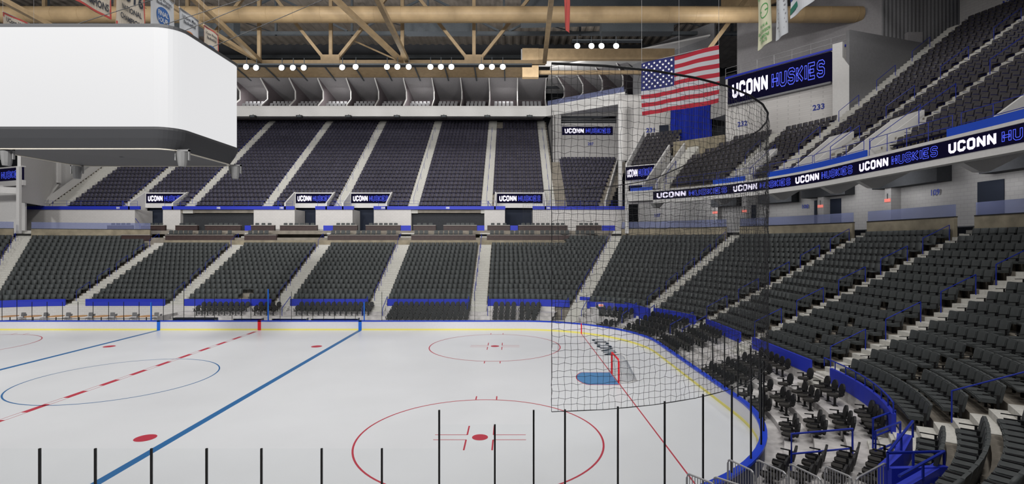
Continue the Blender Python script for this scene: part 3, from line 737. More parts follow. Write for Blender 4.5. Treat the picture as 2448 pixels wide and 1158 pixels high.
# press level
PB0, PB1 = -62, 4.9
for (A, B, tagn) in (((PB0,78),(5.2,78),'straight'), ((5.2,78),(15.6,70.6),'slanted')):
    dx, dy = B[0]-A[0], B[1]-A[1]; l = hypot(dx,dy); nx, ny = -dy/l, dx/l
    m = MB(); m.prof([(0,26.5),(0,27.95),(11,27.95),(11,27.9),(8,27.4),(.5,26.5)] if tagn == 'slanted' else [(0,26.5),(0,27.95),(11,28.85),(11,28.75),(.5,26.55)], 0, l, lambda p,q,d: (A[0]+dx/l*d+nx*p, A[1]+dy/l*d+ny*p, q)); struct('press_level_slab', m, 'plain_white')
    m = MB(); dx, dy = B[0]-A[0], B[1]-A[1]; l = hypot(dx,dy); nx, ny = -dy/l, dx/l
    m.slab((A[0]-nx*.08,A[1]-ny*.08),(B[0]-nx*.08,B[1]-ny*.08),.12,27.75,28.05); struct('trim_press_rail', m, 'plain_white')
    m = MB(); m.slab((A[0]+nx*8,A[1]+ny*8),(B[0]+nx*8,B[1]+ny*8),.2,27.9,33); struct('wall_press_back', m, 'plum')
    m = MB(); a0 = (A[0]-nx*.1,A[1]-ny*.1); m.add([(A[0],A[1],32.4),(B[0],B[1],32.4),(B[0]+nx*8,B[1]+ny*8,31.2),(A[0]+nx*8,A[1]+ny*8,31.2)],[(0,1,2,3)]); struct('ceiling_press', m, 'soffit')
finx = [5.2-4.35*k for k in range(0,15)]
FP = [(78,32.3),(80.3,31.0),(80.3,29.7),(78.2,28.2),(86,28.2),(86,32.3)]
for k, x in enumerate(finx):
    m = MB(); m.prof(FP, x-.07, x+.07, lambda p,q,d: (d,p,q)); struct('partition_press', m, 'plum')
    m = MB()
    for (p,q) in zip(FP[:3],FP[1:4]): m.tube([(x,p[0]-.03,p[1]),(x,q[0]-.03,q[1])], .11, 4)
    struct('lit_edge_partition', m, 'plain_white')  # white tubes paint the lit front edges of the fins
for k in range(4):
    f = (k+.6)/4; px_ = 5.2+10.4*f; py_ = 78-7.4*f; nx, ny = .58, .815
    m = MB(); m.prof([(0,32.3),(2.3,31.0),(2.3,29.7),(.2,28.2),(8,28.2),(8,32.3)], -.1, .1, lambda p,q,d: (px_+nx*p+d*ny, py_+ny*p-d*nx, q)); struct('partition_press', m, 'plum')
    m = MB(); m.tube([(px_+nx*p,py_+ny*p,q) for p,q in ((0,32.3),(2.2,31.0),(2.2,29.7),(.2,28.2))], .1, 4); struct('lit_edge_partition', m, 'plain_white')  # lit fin edge painted as a white tube here too
pb = None
for k in range(11):
    for row in (0,1):
        for j in range(5):
            x = finx[k]-.6-j*.62-.3; y = 79.3+row*1.0; z = 27.95+row*.55
            if pb is None:
                m = MB(); m.rrect(.44,.42,.05,lambda a,b,d:(a,b-.05,d),.38,.44,0,2); m.rrect(.44,.5,.05,lambda a,b,d:(a,.15+d+b*.15,.72+b),0,.05,0,2); m.box(-.03,.03,-.03,.05,0,.4); pb = obj('balcony_chair', m, 'metal_panel'); o = pb
            else: o = pb.copy(); COL.objects.link(o)
            o.location = (x,y,z); props(o, label='grey balcony seat, %s from right, %s row, %s bay from right' % (ordn(j+1),('front','rear')[row],ordn(k+1)), cat='seat', group='seats on the top balcony')
o = [ ]
for j in range(22):
    f = (j+.5)/22
    if any(abs(f+.08-(k+.6)/4) < .035 for k in range(4)): continue
    s_ = pb.copy(); COL.objects.link(s_); s_.location = (5.6+9.6*f+.8, 78-7.1*f+1.1, 27.95); s_.rotation_euler = (0,0,-.62); s_.data = pb.data
    props(s_, label='balcony seat, %s along the slanted corner balcony' % ordn(j+1), cat='seat', group='seats on the slanted corner balcony')
m = MB(); A=(5.4,77.7); B=(15.4,70.5); m.slab(A,B,.06,28.05,28.75); struct('trim_balcony_panel', m, 'glass_rail')
for k, u in enumerate((605,716,833,949,1061,1165,1266)):
    x = (u-1224)*77.6/F; o = empty('loudspeaker', (x,77.6,26.4), label='small black speaker under the balcony edge, %s from the left' % ordn(k+1), cat='speaker', group='small speakers under the balcony edge')
    m = MB(); m.box(-.45,.45,-.25,.2,-.22,.12); obj('cabinet', m, 'black', o); m = MB(); m.box(-.03,.03,-.05,.05,.1,.3); m.box(-.3,.3,-.27,-.25,-.16,.06); obj('bracket', m, 'steel_dark', o)
# tan roof edge above the press level
m = MB(); m.prof([(79,32.35),(73.5,33.0),(73.5,33.4),(79,33.0)], -66, 1.5, lambda p,q,d: (d,p,q)); struct('ceiling_edge', m, 'steel_tan')
m = MB()
for x in np.arange(-62, 1, 4.35): m.bar((x,73.6,32.9),(x,79,32.25),.16,.16)
struct('beam_edge_rib', m, 'steel_dark')
m = MB(); m.box(-66, 30, 82, 82.3, 32, 40); m.box(-66,30,79,79.3,33,34.2); struct('wall_attic', m, 'wall_dark')
m = MB(); m.box(-66, 4, 81.6, 82, 36.6, 37.2); struct('beam_attic', m, 'steel_dark')
m = MB(); m.prof([(5.5,73.5),(24,62),(24,86),(5.5,86)], 32.3, 32.5, lambda p,q,d: (p,q,d)); m.slab((1.3,73.4),(17.4,73.4),.4,32.6,35.0); struct('ceiling_corner', m, 'plain_white')
m = MB(); m.box(3.1,19,59.8,60.4,28.7,29.95); m.box(1.2,3.1,59.7,60.5,26.6,29.95); m.box(3,17,61,61.4,27.4,27.8); struct('beam_girder', m, 'steel_tan')
# ------------------------------------------------------------------ roof
m = MB(); xs_ = np.arange(-72, 54, .3); vs = []
for k, x in enumerate(xs_): z = 39+(.09 if k%4 in (1,2) else -.09); vs += [(x,-14,z),(x,93,z)]
m.add(vs, [(2*k,2*k+1,2*k+3,2*k+2) for k in range(len(xs_)-1)]); struct('roof_deck', m, 'roof_deck')
m = MB(); m.tube([(-70,50,29.55),(34,50,29.55)], .76, 24)
for x in np.arange(-68,34,2.6): m.tube([(x,50,29.55),(x+.06,50,29.55)], .78, 24)
duct = obj('air_duct', m, 'duct_tan', smooth=False, label='long round tan air duct running under the roof', cat='air duct')
def truss(Y, mt, z0, z1, x0, x1, ph=7.27, xc=-18.4, plates=True, w=.34):
    m = MB(); m.box(x0,x1,Y-.2,Y+.2,z0,z0+.42); m.box(x0,x1,Y-.2,Y+.2,z1-.4,z1)
    k0 = int((x0-xc)//ph)+1; k1 = int((x1-xc)//ph)
    for k in range(k0, k1+1):
        x = xc+ph*k; m.box(x-w/2,x+w/2,Y-.12,Y+.12,z0,z1)
        if k%2 == 0:
            for s in (-1,1): m.bar((x+s*.6,Y,z0+.5),(x+s*ph,Y,z1-.3),w*.9,w*.9)
            if plates: m.prism([(x-.95,Y-.25),(x+.95,Y-.25),(x+.95,Y+.25),(x-.95,Y+.25)], z0-.15, z0+.95)
        else:
            m.bar((x,Y+.3,z0+.3),(x-ph*.8,Y+3,z0+3.6),w*.45,w*.45)
    return m
struct('beam_truss_front', truss(52,'',25.35,34.5,-69,3.4), 'steel_tan')
struct('beam_truss_middle', truss(64,'',33.2,38.4,-69,34,ph=9.5,xc=-20,plates=False,w=.26), 'steel_dark')
struct('beam_truss_near', truss(36,'',26.5,36,-69,34,ph=7.27,xc=-14.8,plates=False,w=.3), 'steel_tan')
m = MB()
for a, b in (((-10.5,36,26.6),(-10.6,52,25.7)),((3.0,36,26.6),(3.3,52,25.6)),((-24.6,36,26.6),(-25.5,52,25.6)),((24.5,52,33),(19.0,52,25.6)),((-40,36,26.6),(-40,52,25.6))): m.bar(a,b,.4,.4)
m.bar((-17.9,42,30.5),(-11.1,52,25.6),.42,.42); m.bar((-33,42,30),(-25.6,52,25.6),.34,.34)
struct('beam_brace', m, 'steel_tan')
m = MB()
for x in (-50,-35,-8,14): m.box(x-4,x+4,57,58.4,30.8,32.4)
m.prism([(1,56),(34,66),(34,69),(1,59)],[32,37,37,32],[34,38.5,38.5,34]); struct('beam_service_duct', m, 'steel_dark')
# arena lamps on the catwalk
LU = [(588,160),(612,162),(673,162),(700,162),(726,162),(818,161),(850,160),(925,160),(950,160),(977,160),(1029,160),(1054,160),(1079,160),(1151,160),(1176,160),(1202,160),(1380,110),(1414,110),(1438,110),(1473,110)]
lp = None
for k, (u, v) in enumerate(LU):
    x, y, z = at(u, v, 50.6)
    if lp is None:
        lp = empty('arena_lamp'); m = MB(); m.prof([(.28*cos(2*pi*j/16), .28*sin(2*pi*j/16)) for j in range(16)], 0, .35, lambda p,q,d: (p,d*.9,q+d*.3)); obj('housing', m, 'steel_dark', lp)
        m = MB(); rr = [(.27,-.01),(.22,-.09),(.12,-.14)]; vs = []
        for (r_, d_) in rr: vs += [(r_*cos(2*pi*j/16), d_, r_*sin(2*pi*j/16)) for j in range(16)]
        m.add(vs+[(0,-.14,0)], [(a*16+j,a*16+(j+1)%16,(a+1)*16+(j+1)%16,(a+1)*16+j) for a in (0,1) for j in range(16)]+[(32+j,32+(j+1)%16,48) for j in range(16)]); obj('lens', m, 'lamp', lp)
        m = MB(); m.box(-.03,.03,.1,.16,.2,1.0); obj('bracket', m, 'steel_dark', lp); o = lp
    else: o = copytree(lp)
    o.location = (x,y,z)
    props(o, label='lit round flood lamp, %s' % (('%s from the left under the roof truss' % ordn(k+1)) if k < 16 else ('%s from left in the right cluster above the netting' % ordn(k-15))), cat='lamp', group='flood lamps under the roof')
m = MB(); m.box(-66,2,50.9,51.6,24.95,25.1); m.box(6,13,50.9,51.6,27.4,27.5); struct('catwalk_floor', m, 'steel_dark')
# ================================================================== scoreboard
sb = empty('scoreboard', (CX,27.5,11.8), label='large four sided white lit scoreboard with rounded corners hanging over centre ice', cat='scoreboard')
def rr_path(hx, hy, r, n=8):
    P = []
    for cx, cy, a in ((hx-r,hy-r,0),(-hx+r,hy-r,90),(-hx+r,-hy+r,180),(hx-r,-hy+r,270)):
        for j in range(n+1): t = R(a+90*j/n); P.append((cx+r*cos(t), cy+r*sin(t)))
    return P
def shell(mb, sections, cap0=False, cap1=False):
    n = len(sections[0][0]); vs = []
    for P, z in sections: vs += [(CX+p[0], 27.5+p[1], z) for p in P]
    fs = [(s*n+i, s*n+(i+1)%n, (s+1)*n+(i+1)%n, (s+1)*n+i) for s in range(len(sections)-1) for i in range(n)]
    if cap0: fs.append(tuple(range(n))[::-1])
    if cap1: fs.append(tuple((len(sections)-1)*n+i for i in range(n)))
    mb.add(vs, fs)
P0 = rr_path(4.92,3.12,1.0)
m = MB(); shell(m, [(P0,12.78),(P0,17.58)]); obj('led_screen', rel(m,sb), 'screen', sb)
Pi = rr_path(4.97,3.17,1.0)
m = MB(); shell(m, [(P0,17.58),(Pi,17.58),(Pi,17.72),(rr_path(4.5,2.7,.8),17.9)], False, True); obj('top_frame', rel(m,sb), 'sb_dark', sb)
m = MB(); shell(m, [(Pi,12.82),(Pi,12.70),(rr_path(4.85,3.05,1.0),12.3),(rr_path(4.6,2.85,.9),11.85)]); obj('lower_skirt', rel(m,sb), 'sb_dark', sb, smooth=False)
m = MB(); shell(m, [(rr_path(4.6,2.85,.9),11.85),(rr_path(4.62,2.87,.9),11.80),(rr_path(4.5,2.75,.9),11.80)]); obj('edge_trim', rel(m,sb), 'sb_edge', sb)
m = MB(); shell(m, [(rr_path(4.5,2.75,.9),11.83),(rr_path(.1,.1,.05),11.9)]); obj('underside', rel(m,sb), 'sb_under', sb)
for x, y in ((4.75,-2.3),(-3.6,-2.6),(4.7,2.6),(-4.6,2.6)):
    m = MB(); px_, py_ = CX+x, 27.5+y
    m.tube([(px_,py_,11.05),(px_,py_,11.2),(px_,py_,11.75)], [.17,.2,.25], 10); m.box(px_-.36,px_-.3,py_-.05,py_+.05,11.35,11.9); m.box(px_+.3,px_+.36,py_-.05,py_+.05,11.35,11.9); m.box(px_-.36,px_+.36,py_-.05,py_+.05,11.78,11.88); obj('hanging_speaker', rel(m,sb), 'sb_grey', sb)
for (u0,v0,y0),(u1,v1,y1) in (((167,63,25.5),(440,-25,28)),((370,66,26),(700,-40,28)),((430,78,26),(720,-42,28)),((508,112,28.5),(850,-34,30)),((350,20,40),(60,-70,34))):
    m = MB(); m.tube([at(u0,v0,y0), at(u1,v1,y1)], .02, 5); obj('suspension_cable', rel(m,sb), 'black', sb)
# ================================================================== right upper deck
RZ, RD, RH, RN, RR0 = 12.75, .88, .616, 25, 22.55
UA = [(42.5,1.3,'the deck staircase by the tan wall'),(60,1.3,'the staircase left of number 233'),(72.5,1.5,'the long staircase at the grey wall'),(84.6,1.25,'the second long deck staircase'),(93.6,1.25,'the third long deck staircase'),(105.5,1.3,'the rightmost deck staircase')]
UV = [(61.6,65.6),(77.2,82),(90.0,92.7),(101.0,104.0)]
def urange(i):
    if i >= 9: rg = [(72.5,140)]+([(30,37.5)] if 5 <= i <= 12 else [])
    else:
        rg = [(max(42.0,42.0+(i-4)*2.2) if i > 4 else 42.0, 140)]
        if i >= 5: rg.append((30,37.5))
    if i < 4: rg = sub(rg, UV)
    return rg
m = MB()
for i in range(RN):
    r = RR0+RD*i; z = RZ+RH*i
    for a, b in urange(i): BW.sweep(m, [(r,z-RH if i else z-.9),(r,z),(r+RD,z)], a, b, False, 0, 3)
BW.sweep(m, [(22.2,12.75),(23.5,12.75)], 33, 42, False); struct('terrace_deck', m, 'concrete')
cand = []
for i in range(RN):
    r = RR0+RD*i+.55; z = RZ+RH*i
    rg = []
    for a, b in urange(i):
        cuts = [(BW.T(r,BW.S(r,t)-w/2-.05), BW.T(r,BW.S(r,t)+w/2+.05)) for t,w,_ in UA]
        if i < 4: cuts += [(a_-.4,b_+.4) for a_,b_ in UV]
        rg += sub([(a,b)], cuts)
    for k, (a, b) in enumerate(sorted(rg)):
        sa, sb_ = BW.S(r,a), BW.S(r,b); n = int((sb_-sa)//.52)
        for j in range(n):
            t = BW.T(r, sa+(j+.5)*(sb_-sa)/n); x, y, nx, ny = BW.pt(r,t)
            if y < 2: continue
            uv = inview(x,y,z+.5)
            if uv: cand.append((hypot(x,y), x, y, z, atan2(ny,nx)-pi/2, t, i, j, (sb_-sa)/n, uv, k))
vis = sorted([c for c in cand if c[9][0] < 2455 and 0 < c[9][1] < 420])
ind = set(id(c) for c in vis[:300]); stuff = []
def dblock(t): return 'right deck block beyond the third stairs' if t > 93.6 else ('right deck block between two stairs' if t > 84.6 else 'right deck block by grey wall')
for c in cand:
    d, x, y, z, rz, t, i, j, p, uv, k = c
    if id(c) in ind: make_seat('upper','stadium_chair',(x,y,z),rz,label='grey seat, %s from left, row %s, %s' % (ordn(j+1), ordn(i+1), dblock(t)), cat='seat', group='blue framed seats of the right deck')
    else: stuff.append((x,y,z,rz,p/.52))
mass('deck_seating','upper',stuff,label='grey seats with blue frames on the more distant rows of the right deck',cat='seats')
def upt(r, t, dz=0): x,y,_,_ = BW.pt(r,t); return (x,y,RZ+RH*(r-RR0)/RD+dz)
for n, (t, w, nm) in enumerate(UA):
    top = 9 if n < 2 else RN; m = MB()
    for i in range(0, top):
        for h in (0,1):
            r = RR0+RD*i+RD/2*h; s = BW.S(r+.2,t); BW.rect(m, r-.03, r+RD/2, RZ+RH*i-.66, RZ+RH*i+RH/2*h+.03, BW.T(r+.2,s-w/2), BW.T(r+.2,s+w/2))
    struct('stair_run', m, 'stair')
    for q, i in enumerate(range(3 if n in (1,2,4) else 1, top-3, 5)):
        r0, r1 = RR0+RD*i, RR0+RD*(i+2.6); a, b = upt(r0,t,.95), upt(r1,t,.95)
        if proj(*a)[0] > 2500 or proj(*a)[1] < -40: continue
        rail([a,b], [(a,upt(r0,t)),(b,upt(r1,t))], .025, label='blue rail, %s up on %s' % (ordn(q+1), nm), cat='handrail', group='handrails of the right deck')
# fascia with LED ribbon, ledges
m = MB(); BW.rect(m, 21.97, 22.5, 11.28, 11.62, 40.6, 150, 0, 3); BW.rect(m, 22.05, 22.5, 11.6, 12.45, 33.5, 150, 0, 3); BW.rect(m, 21.9, 22.5, 12.45, 12.62, 33.5, 150, 0, 3); struct('trim_fascia', m, 'plain_white')
rb = empty('led_ribbon', BW.pt(22,70)[:2]+(12,), label='long curved black ribbon display repeating UCONN HUSKIES below the right deck', cat='led display')
m = MB(); BW.rect(m, 21.93, 22.04, 11.63, 12.42, 40.7, 130, 0, 2); obj('screen', rel(m,rb), 'led_black', rb)
def tou(u, r, lo=0, hi=140):
    best = None
    for k in range(2800):
        t = lo+(hi-lo)*k/2799; x,y,_,_ = BW.pt(r,t)
        if y < 2: continue
        e = abs(proj(x,y,0)[0]-u)
        if best is None or e < best[0]: best = (e,t)
    return best[1]
rx = [(1570,1738),(1753,1890),(1902,2038),(2054,2243)]
rx = [(tou(a,21.93),tou(b,21.93)) for a,b in rx]; a = tou(2268,21.93); rx.append((a, a+11.5)); rx.append((a+13.5,a+31))
for t0_, t1_ in rx:
    a = MB(); b = MB(); s0, s1 = BW.S(21.9,t0_), BW.S(21.9,t1_)
    def fn(p,q): x,y,nx,ny = BW.pt(21.915, BW.T(21.9, s0+p)); return (x,y,q)
    led_text(a, b, fn, 0, .56, s1-s0, 11.75)
    obj('lettering_white', rel(a,rb), 'led_white', rb); obj('lettering_blue', rel(b,rb), 'led_blue', rb)
for k, (ua, ub) in enumerate(((1508,1560),(1705,1780),(1835,2072),(2265,2600))):
    a, b = (tou(ua,22), tou(ub,22)) if ub < 2500 else (tou(ua,22), 125)
    m = MB(); BW.rect(m, 21.95, 22.06, 12.62, 12.62+(.42 if k else .35), a, b, 0, 3); struct('trim_blue_panel', m, 'blue_bright')
def guard(t0_, t1_, r, z0, label, step=1.6, rows=(.55,1.1), group='pipe railings of the right deck'):
    x,y,_,_ = BW.pt(r,t0_); o = empty('guard_rail', (x,y,z0), label=label, cat='railing', group=group)
    T = BW.ts(t0_,t1_,3); m = MB()
    for h in rows: m.tube([BW.pt(r,t)[:2]+(z0+h,) for t in T], .02, 5)
    obj('rail', rel(m,o), 'rail_blue', o)
    s0, s1 = BW.S(r,t0_), BW.S(r,t1_); n = max(1, round((s1-s0)/step))
    for j in range(n+1):
        x,y,_,_ = BW.pt(r, BW.T(r, s0+(s1-s0)*j/n)); m = MB(); m.tube([(x,y,z0),(x,y,z0+rows[-1])], .02, 5); obj('post', rel(m,o), 'rail_blue', o)
for k,(a,b) in enumerate(((34,41.5),(43.5,58),(58.5,68),(68.5,84),(84.5,93),(93.5,99.5),(100,118))):
    guard(a, b, 22.2, 12.62, 'blue pipe railing along the deck front, %s stretch from the far end' % ordn(k+1))
# deck vomitories
for k, (a, b) in enumerate(UV):
    m = MB()
    for t in (a, b):
        x0,y0,_,_ = BW.pt(22.7,t); x1,y1,_,_ = BW.pt(26.2,t); l = 3.5; dx,dy = (x1-x0)/l,(y1-y0)/l; th = .16
        pr = [(0,12.3),(0,13.15),(3.5,15.75),(3.5,12.3)]
        m.prof(pr, -th/2, th/2, lambda p,q,d: (x0+dx*p-dy*d, y0+dy*p+dx*d, q))
    BW.rect(m, 26.05, 26.2, 12.3, 15.75, a, b); struct('wall_deck_entrance', m, 'plain_white')
    m = MB(); BW.rect(m, 22.5, 26.1, 12.3, 12.45, a, b); struct('floor_deck_entrance', m, 'concrete_grey')
    x0,y0,z_ = upt(22.8,b,0); x1,y1,_ = upt(26.0,b,0)
    rail([(x0,y0,13.75),(x1,y1,16.1)], [((x0,y0,13.75),(x0,y0,13.2)),((x1,y1,16.1),(x1,y1,15.7))], .022, label='sloping blue rail on the white wall of the %s deck entrance' % ordn(k+1), cat='handrail', group='rails on the deck entrance walls')
# under the deck: soffit, brackets, wall, doors, numbers
m = MB(); BW.sweep(m, [(22.4,11.3),(22.6,12.4),(30,12.5)], 33, 150, False, 0, 3); struct('ceiling_under_deck', m, 'soffit')
m = MB()
for ua, ub, zz in ((1700,1760,11.0),(1812,1892,11.0),(1915,2020,11.2),(2085,2240,11.3),(2340,2600,11.35)): BW.rect(m, 27.6, 28.58, zz, 12.5, tou(ua,27.6), tou(ub,27.6) if ub < 2500 else 110, 0, 3)
struct('recess_shade', m, 'wall_dark')  # dark blocks paint the shade of the recesses under the deck
m = MB()
for u in (1560,1712,1845,1968,2053,2300):
    t = tou(u, 22.6); x0,y0,nx,ny = BW.pt(22.3,t)
    m.prof([(.2,11.28),(.2,11.6),(4,12.4),(4,12.1),(1.5,10.85),(1.0,10.85)], -.2, .2, lambda p,q,d: (x0+nx*p-ny*d, y0+ny*p+nx*d, q))
struct('beam_bracket', m, 'plain_white')
m = MB(); BW.rect(m, 28.6, 28.9, 8.28, 12.5, 31, 150, 0, 3); wc = struct('wall_right_concourse', m, 'wall_grey')
def curved_patch(ua, ub, z0, z1, mt, name, r=28.58):
    m = MB(); BW.rect(m, r-.03, r, z0, z1, tou(ua,r), tou(ub,r), 0, 2); return struct(name, m, mt, wc)
for ua, ub in ((1790,1808),(1947,1953),(1975,2011),(2337,2401),(2128,2142)): curved_patch(ua, ub, 8.3, 11.0, 'navy_dark', 'door_panel')
def curved_text(s, u, v, h, r=28.52, mt='num_blue', name='wall_number', parent=None):
    t = tou(u,r); x,y,nx,ny = BW.pt(r,t); z = CAMZ+(579-v)*y/F; m = MB(); put_text(m, s, lambda p,q: (x-nx*.02+ny*p, y-ny*.02-nx*p, z+q), h=h, bold=.03); return struct(name, m, mt, parent or wc)
curved_text('108', 1926, 494, .38); curved_text('109', 2237, 460, .42); curved_text('107', 1572, 515, .38)
for u in (1705,1775,1957,2118):
    t = tou(u,27.9); x,y,nx,ny = BW.pt(27.9,t); w = .55; m = MB(); m.prof([(-.1,0),(1.2,0),(1.2,w),(-.1,w)], 8.3, 12.0, lambda p,q,d: (x+nx*p+ny*q, y+ny*p-nx*q, d)); struct('partition_pier', m, 'wall_grey')
    o = empty('exit_sign', (x-nx*.14+ny*.27, y-ny*.14-nx*.27, 10.4), label='small red lit exit sign on the concourse pier, %s from the left' % ordn((1705,1775,1957,2118).index(u)+1), cat='exit sign', group='red exit signs')
    m = MB(); m.prof([(-.02,-.25),(.06,-.25),(.06,.25),(-.02,.25)], -.12, .12, lambda p,q,d: (nx*p-ny*q, ny*p+nx*q, d)); obj('sign_box', m, 'exit_red', o)
    m = MB(); m.box(-.02,.02,-.02,.02,.1,.5); obj('hanger', m, 'steel_dark', o)
# section 231 entrance sign, its wall and post
pA = BW.pt(26.4,29.5); pB = BW.pt(26.4,37.2); L = hypot(pB[0]-pA[0],pB[1]-pA[1]); dx,dy = (pB[0]-pA[0])/L,(pB[1]-pA[1])/L
sign_box('led_sign', lambda p,q,n: (pA[0]+dx*p+dy*(n+.16), pA[1]+dy*p-dx*(n+.16), 14.35+q), L-.3, 1.5, 'UCONN HUSKIES display above the corner entrance left of the ribbon board', 'wall displays')
m = MB(); m.slab((pA[0],pA[1]),(pB[0],pB[1]),.4,13.75,15.98); m.box(pA[0]-.1,pA[0]+.25,pA[1]-.1,pA[1]+.25,8.3,14.3)
for t in (29.5,37.2,40.6):
    x0,y0,nx,ny = BW.pt(22.6 if t > 30 else 26.4,t); pr = [(0,12.3),(0,13.3),(4,16.1),(7.5,18.6),(7.5,16),(4,13)] if t > 30 else [(0,13.5),(0,16.2),(7.5,21.4),(7.5,17)]
    m.prof(pr, -.1, .1, lambda p,q,d: (x0+nx*p-ny*d, y0+ny*p+nx*d, q))
struct('wall_corner_entrance', m, 'plain_white')
m = MB(); BW.rect(m, 30.2, 30.5, 15.5, 18.9, 38, 49); struct('wall_tan_corner', m, 'concrete_tan')
m = MB(); m.slab((14.6,70.5),(21.8,68.5),.3,18.5,27.5); w231 = struct('wall_231', m, 'wall_white')
x,y,z = at(1555,311,69.2); m = MB(); put_text(m, '231', lambda p,q: (x+p, y+.05-p*.27, z+q), h=.62, bold=.03); struct('wall_number', m, 'num_blue', w231)
a = at(1576,300,68.9); b = at(1598,300,68.5); m = MB(); m.slab((a[0],a[1]),(b[0],b[1]),.1,18.5,a[2]); struct('door_1', m, 'navy_dark')
# blue drape
m = MB(); vs = []; n = 90; A = at(1603,300,63.2); B = at(1702,300,60.2)
for k in range(n+1):
    f = k/n; w = .09*sin(k*1.1)+.04*sin(k*2.7); x = A[0]+(B[0]-A[0])*f+w*.53; y = A[1]+(B[1]-A[1])*f+w*.85
    vs += [(x,y,19.3),(x,y,24.6),(x+.03,y+.05,24.6),(x+.03,y+.05,19.3)]
m.add(vs, [(4*k+j,4*k+(j+1)%4,4*k+4+(j+1)%4,4*k+4+j) for k in range(n) for j in range(4)])
obj('curtain', m, 'drape', label='tall royal blue curtain hanging behind the flag', cat='curtain')
m = MB(); a = at(1699,220,59); b = at(1742,220,56.5); m.slab((a[0],a[1]),(b[0],b[1]),2.5,21.5,24.9); m.slab((24.2,56.6),(23.9,55.6),.3,17,24.9)
struct('wall_corner_box', m, 'wall_grey')
m = MB(); m.slab((20.5,66),(26,59.5),.2,18.5,27); struct('wall_behind_corner', m, 'wall_dark')
m = MB(); m.slab((17,72),(24.5,62),.3,27,34); struct('wall_corner_upper', m, 'metal_panel')
# board wall with large display
WA, WB = (23.2,55.6), (30.5,45.9)
def hit(u, A=WA, B=WB):
    k = (u-1224)/F; s = (k*A[1]-A[0])/((B[0]-A[0])-k*(B[1]-A[1])); return (A[0]+(B[0]-A[0])*s, A[1]+(B[1]-A[1])*s)
m = MB(); m.slab(WB, WA, -.3, 17.3, 25.0); wb_ = struct('wall_display', m, 'wall_white')
m = MB(); m.slab((WB[0]-.1,WB[1]-.1), (WA[0]-.1,WA[1]-.1), -.3, 25.0, 25.18); struct('trim_wall_top', m, 'blue')
L = hypot(WB[0]-WA[0],WB[1]-WA[1]); dx,dy = (WB[0]-WA[0])/L,(WB[1]-WA[1])/L
p0 = hit(1744); p1 = hit(1990); Ls = hypot(p1[0]-p0[0],p1[1]-p0[1])
sign_box('led_display', lambda p,q,n: (p0[0]+dx*p+dy*(n+.35), p0[1]+dy*p-dx*(n+.35), 22.1+q), Ls, 2.75, 'large tilted looking UCONN HUSKIES display high on the white wall over number 233', 'wall displays', .3)
m = MB(); m.slab((p0[0]+dy*.1,p0[1]-dx*.1),(p1[0]+dy*.1,p1[1]-dx*.1),-.3,21.9,22.08); struct('trim_display', m, 'metal_panel')
for s, u, v, h in (('233',1957,256,.55),('232',1775,296,.55)):
    x,y = hit(u); z = CAMZ+(579-v)*y/F; m = MB(); put_text(m, s, lambda p,q: (x+dx*p+dy*.02, y+dy*p-dx*.02, z+q), h=h, bold=.03); struct('wall_number', m, 'num_blue', wb_)
o = empty('guard_rail', (WA[0],WA[1],25.2), label='thin grey pipe railing on top of the wall with the large display', cat='railing'); m = MB()
for h in (.55,1.05): m.tube([(WA[0],WA[1],25.1+h),(WB[0],WB[1],25.1+h),(WB[0]+4,WB[1]+2,25.1+h)], .022, 5)
obj('rail', rel(m,o), 'galv', o)
for k in range(8): m = MB(); x,y = lerp(WA,WB,k/7); m.tube([(x,y,25.1),(x,y,26.15)], .022, 5); obj('post', rel(m,o), 'galv', o)
# corner column at the right of the display, radial grey wall
m = MB(); m.prof([(0,17.5),(0,25.3),(.9,25.3),(.9,23.9),(1.5,23.0),(1.5,17.5)], 0, .5, lambda p,q,d: (WB[0]-.75+dx*p*.9+dy*(d+.3), WB[1]+1.1+dy*p*.9-dx*(d+.3), q)); struct('pillar_display_wall', m, 'plain_white')
c = BW.pt(31.6,71.3); d_ = BW.pt(46.5,71.3)
m = MB(); m.slab((c[0],c[1]),(d_[0],d_[1]),.3,18,26.2); struct('wall_radial', m, 'metal_panel')
e0 = BW.pt(40,71.0); 
m = MB()
A = (31.5,50.0); B = (39.5,49.5)
def corr(A, B, z0, z1, pitch=.45):
    L = hypot(B[0]-A[0],B[1]-A[1]); n = int(L/pitch*4); dx,dy = (B[0]-A[0])/L,(B[1]-A[1])/L; vs = []
    for k in range(n+1):
        o_ = .05 if k%4 in (1,2) else -.05; s_ = L*k/n; vs += [(A[0]+dx*s_+dy*o_, A[1]+dy*s_-dx*o_, z0),(A[0]+dx*s_+dy*o_, A[1]+dy*s_-dx*o_, z1)]
    m = MB(); m.add(vs, [(2*k,2*k+2,2*k+3,2*k+1) for k in range(n)]); return m
cw0 = at(2108,100,48.6); cw1 = at(2305,30,49.5)
struct('wall_corrugated', corr((cw0[0],cw0[1]),(cw1[0]+3,cw1[1]+1.5),20,37), 'metal_panel')
g0 = at(1762,62,57.5); 
m = MB(); m.slab((cw0[0],cw0[1]),(g0[0],g0[1]),-.3,24,32.2); struct('wall_upper_grey', m, 'soffit')
m = MB(); m.slab((34,46.5),(24.5,60),-.3,33,36); struct('beam_upper_tan', m, 'steel_tan')
x,y = cw1[0]-1.2, cw1[1]-.6
m = MB(); ddx = at(2190,90,48.8); m.box(ddx[0]-.9,ddx[0]+.5,ddx[1]-.15,ddx[1]+.3,24.5,27.3); struct('door_2', m, 'soffit')
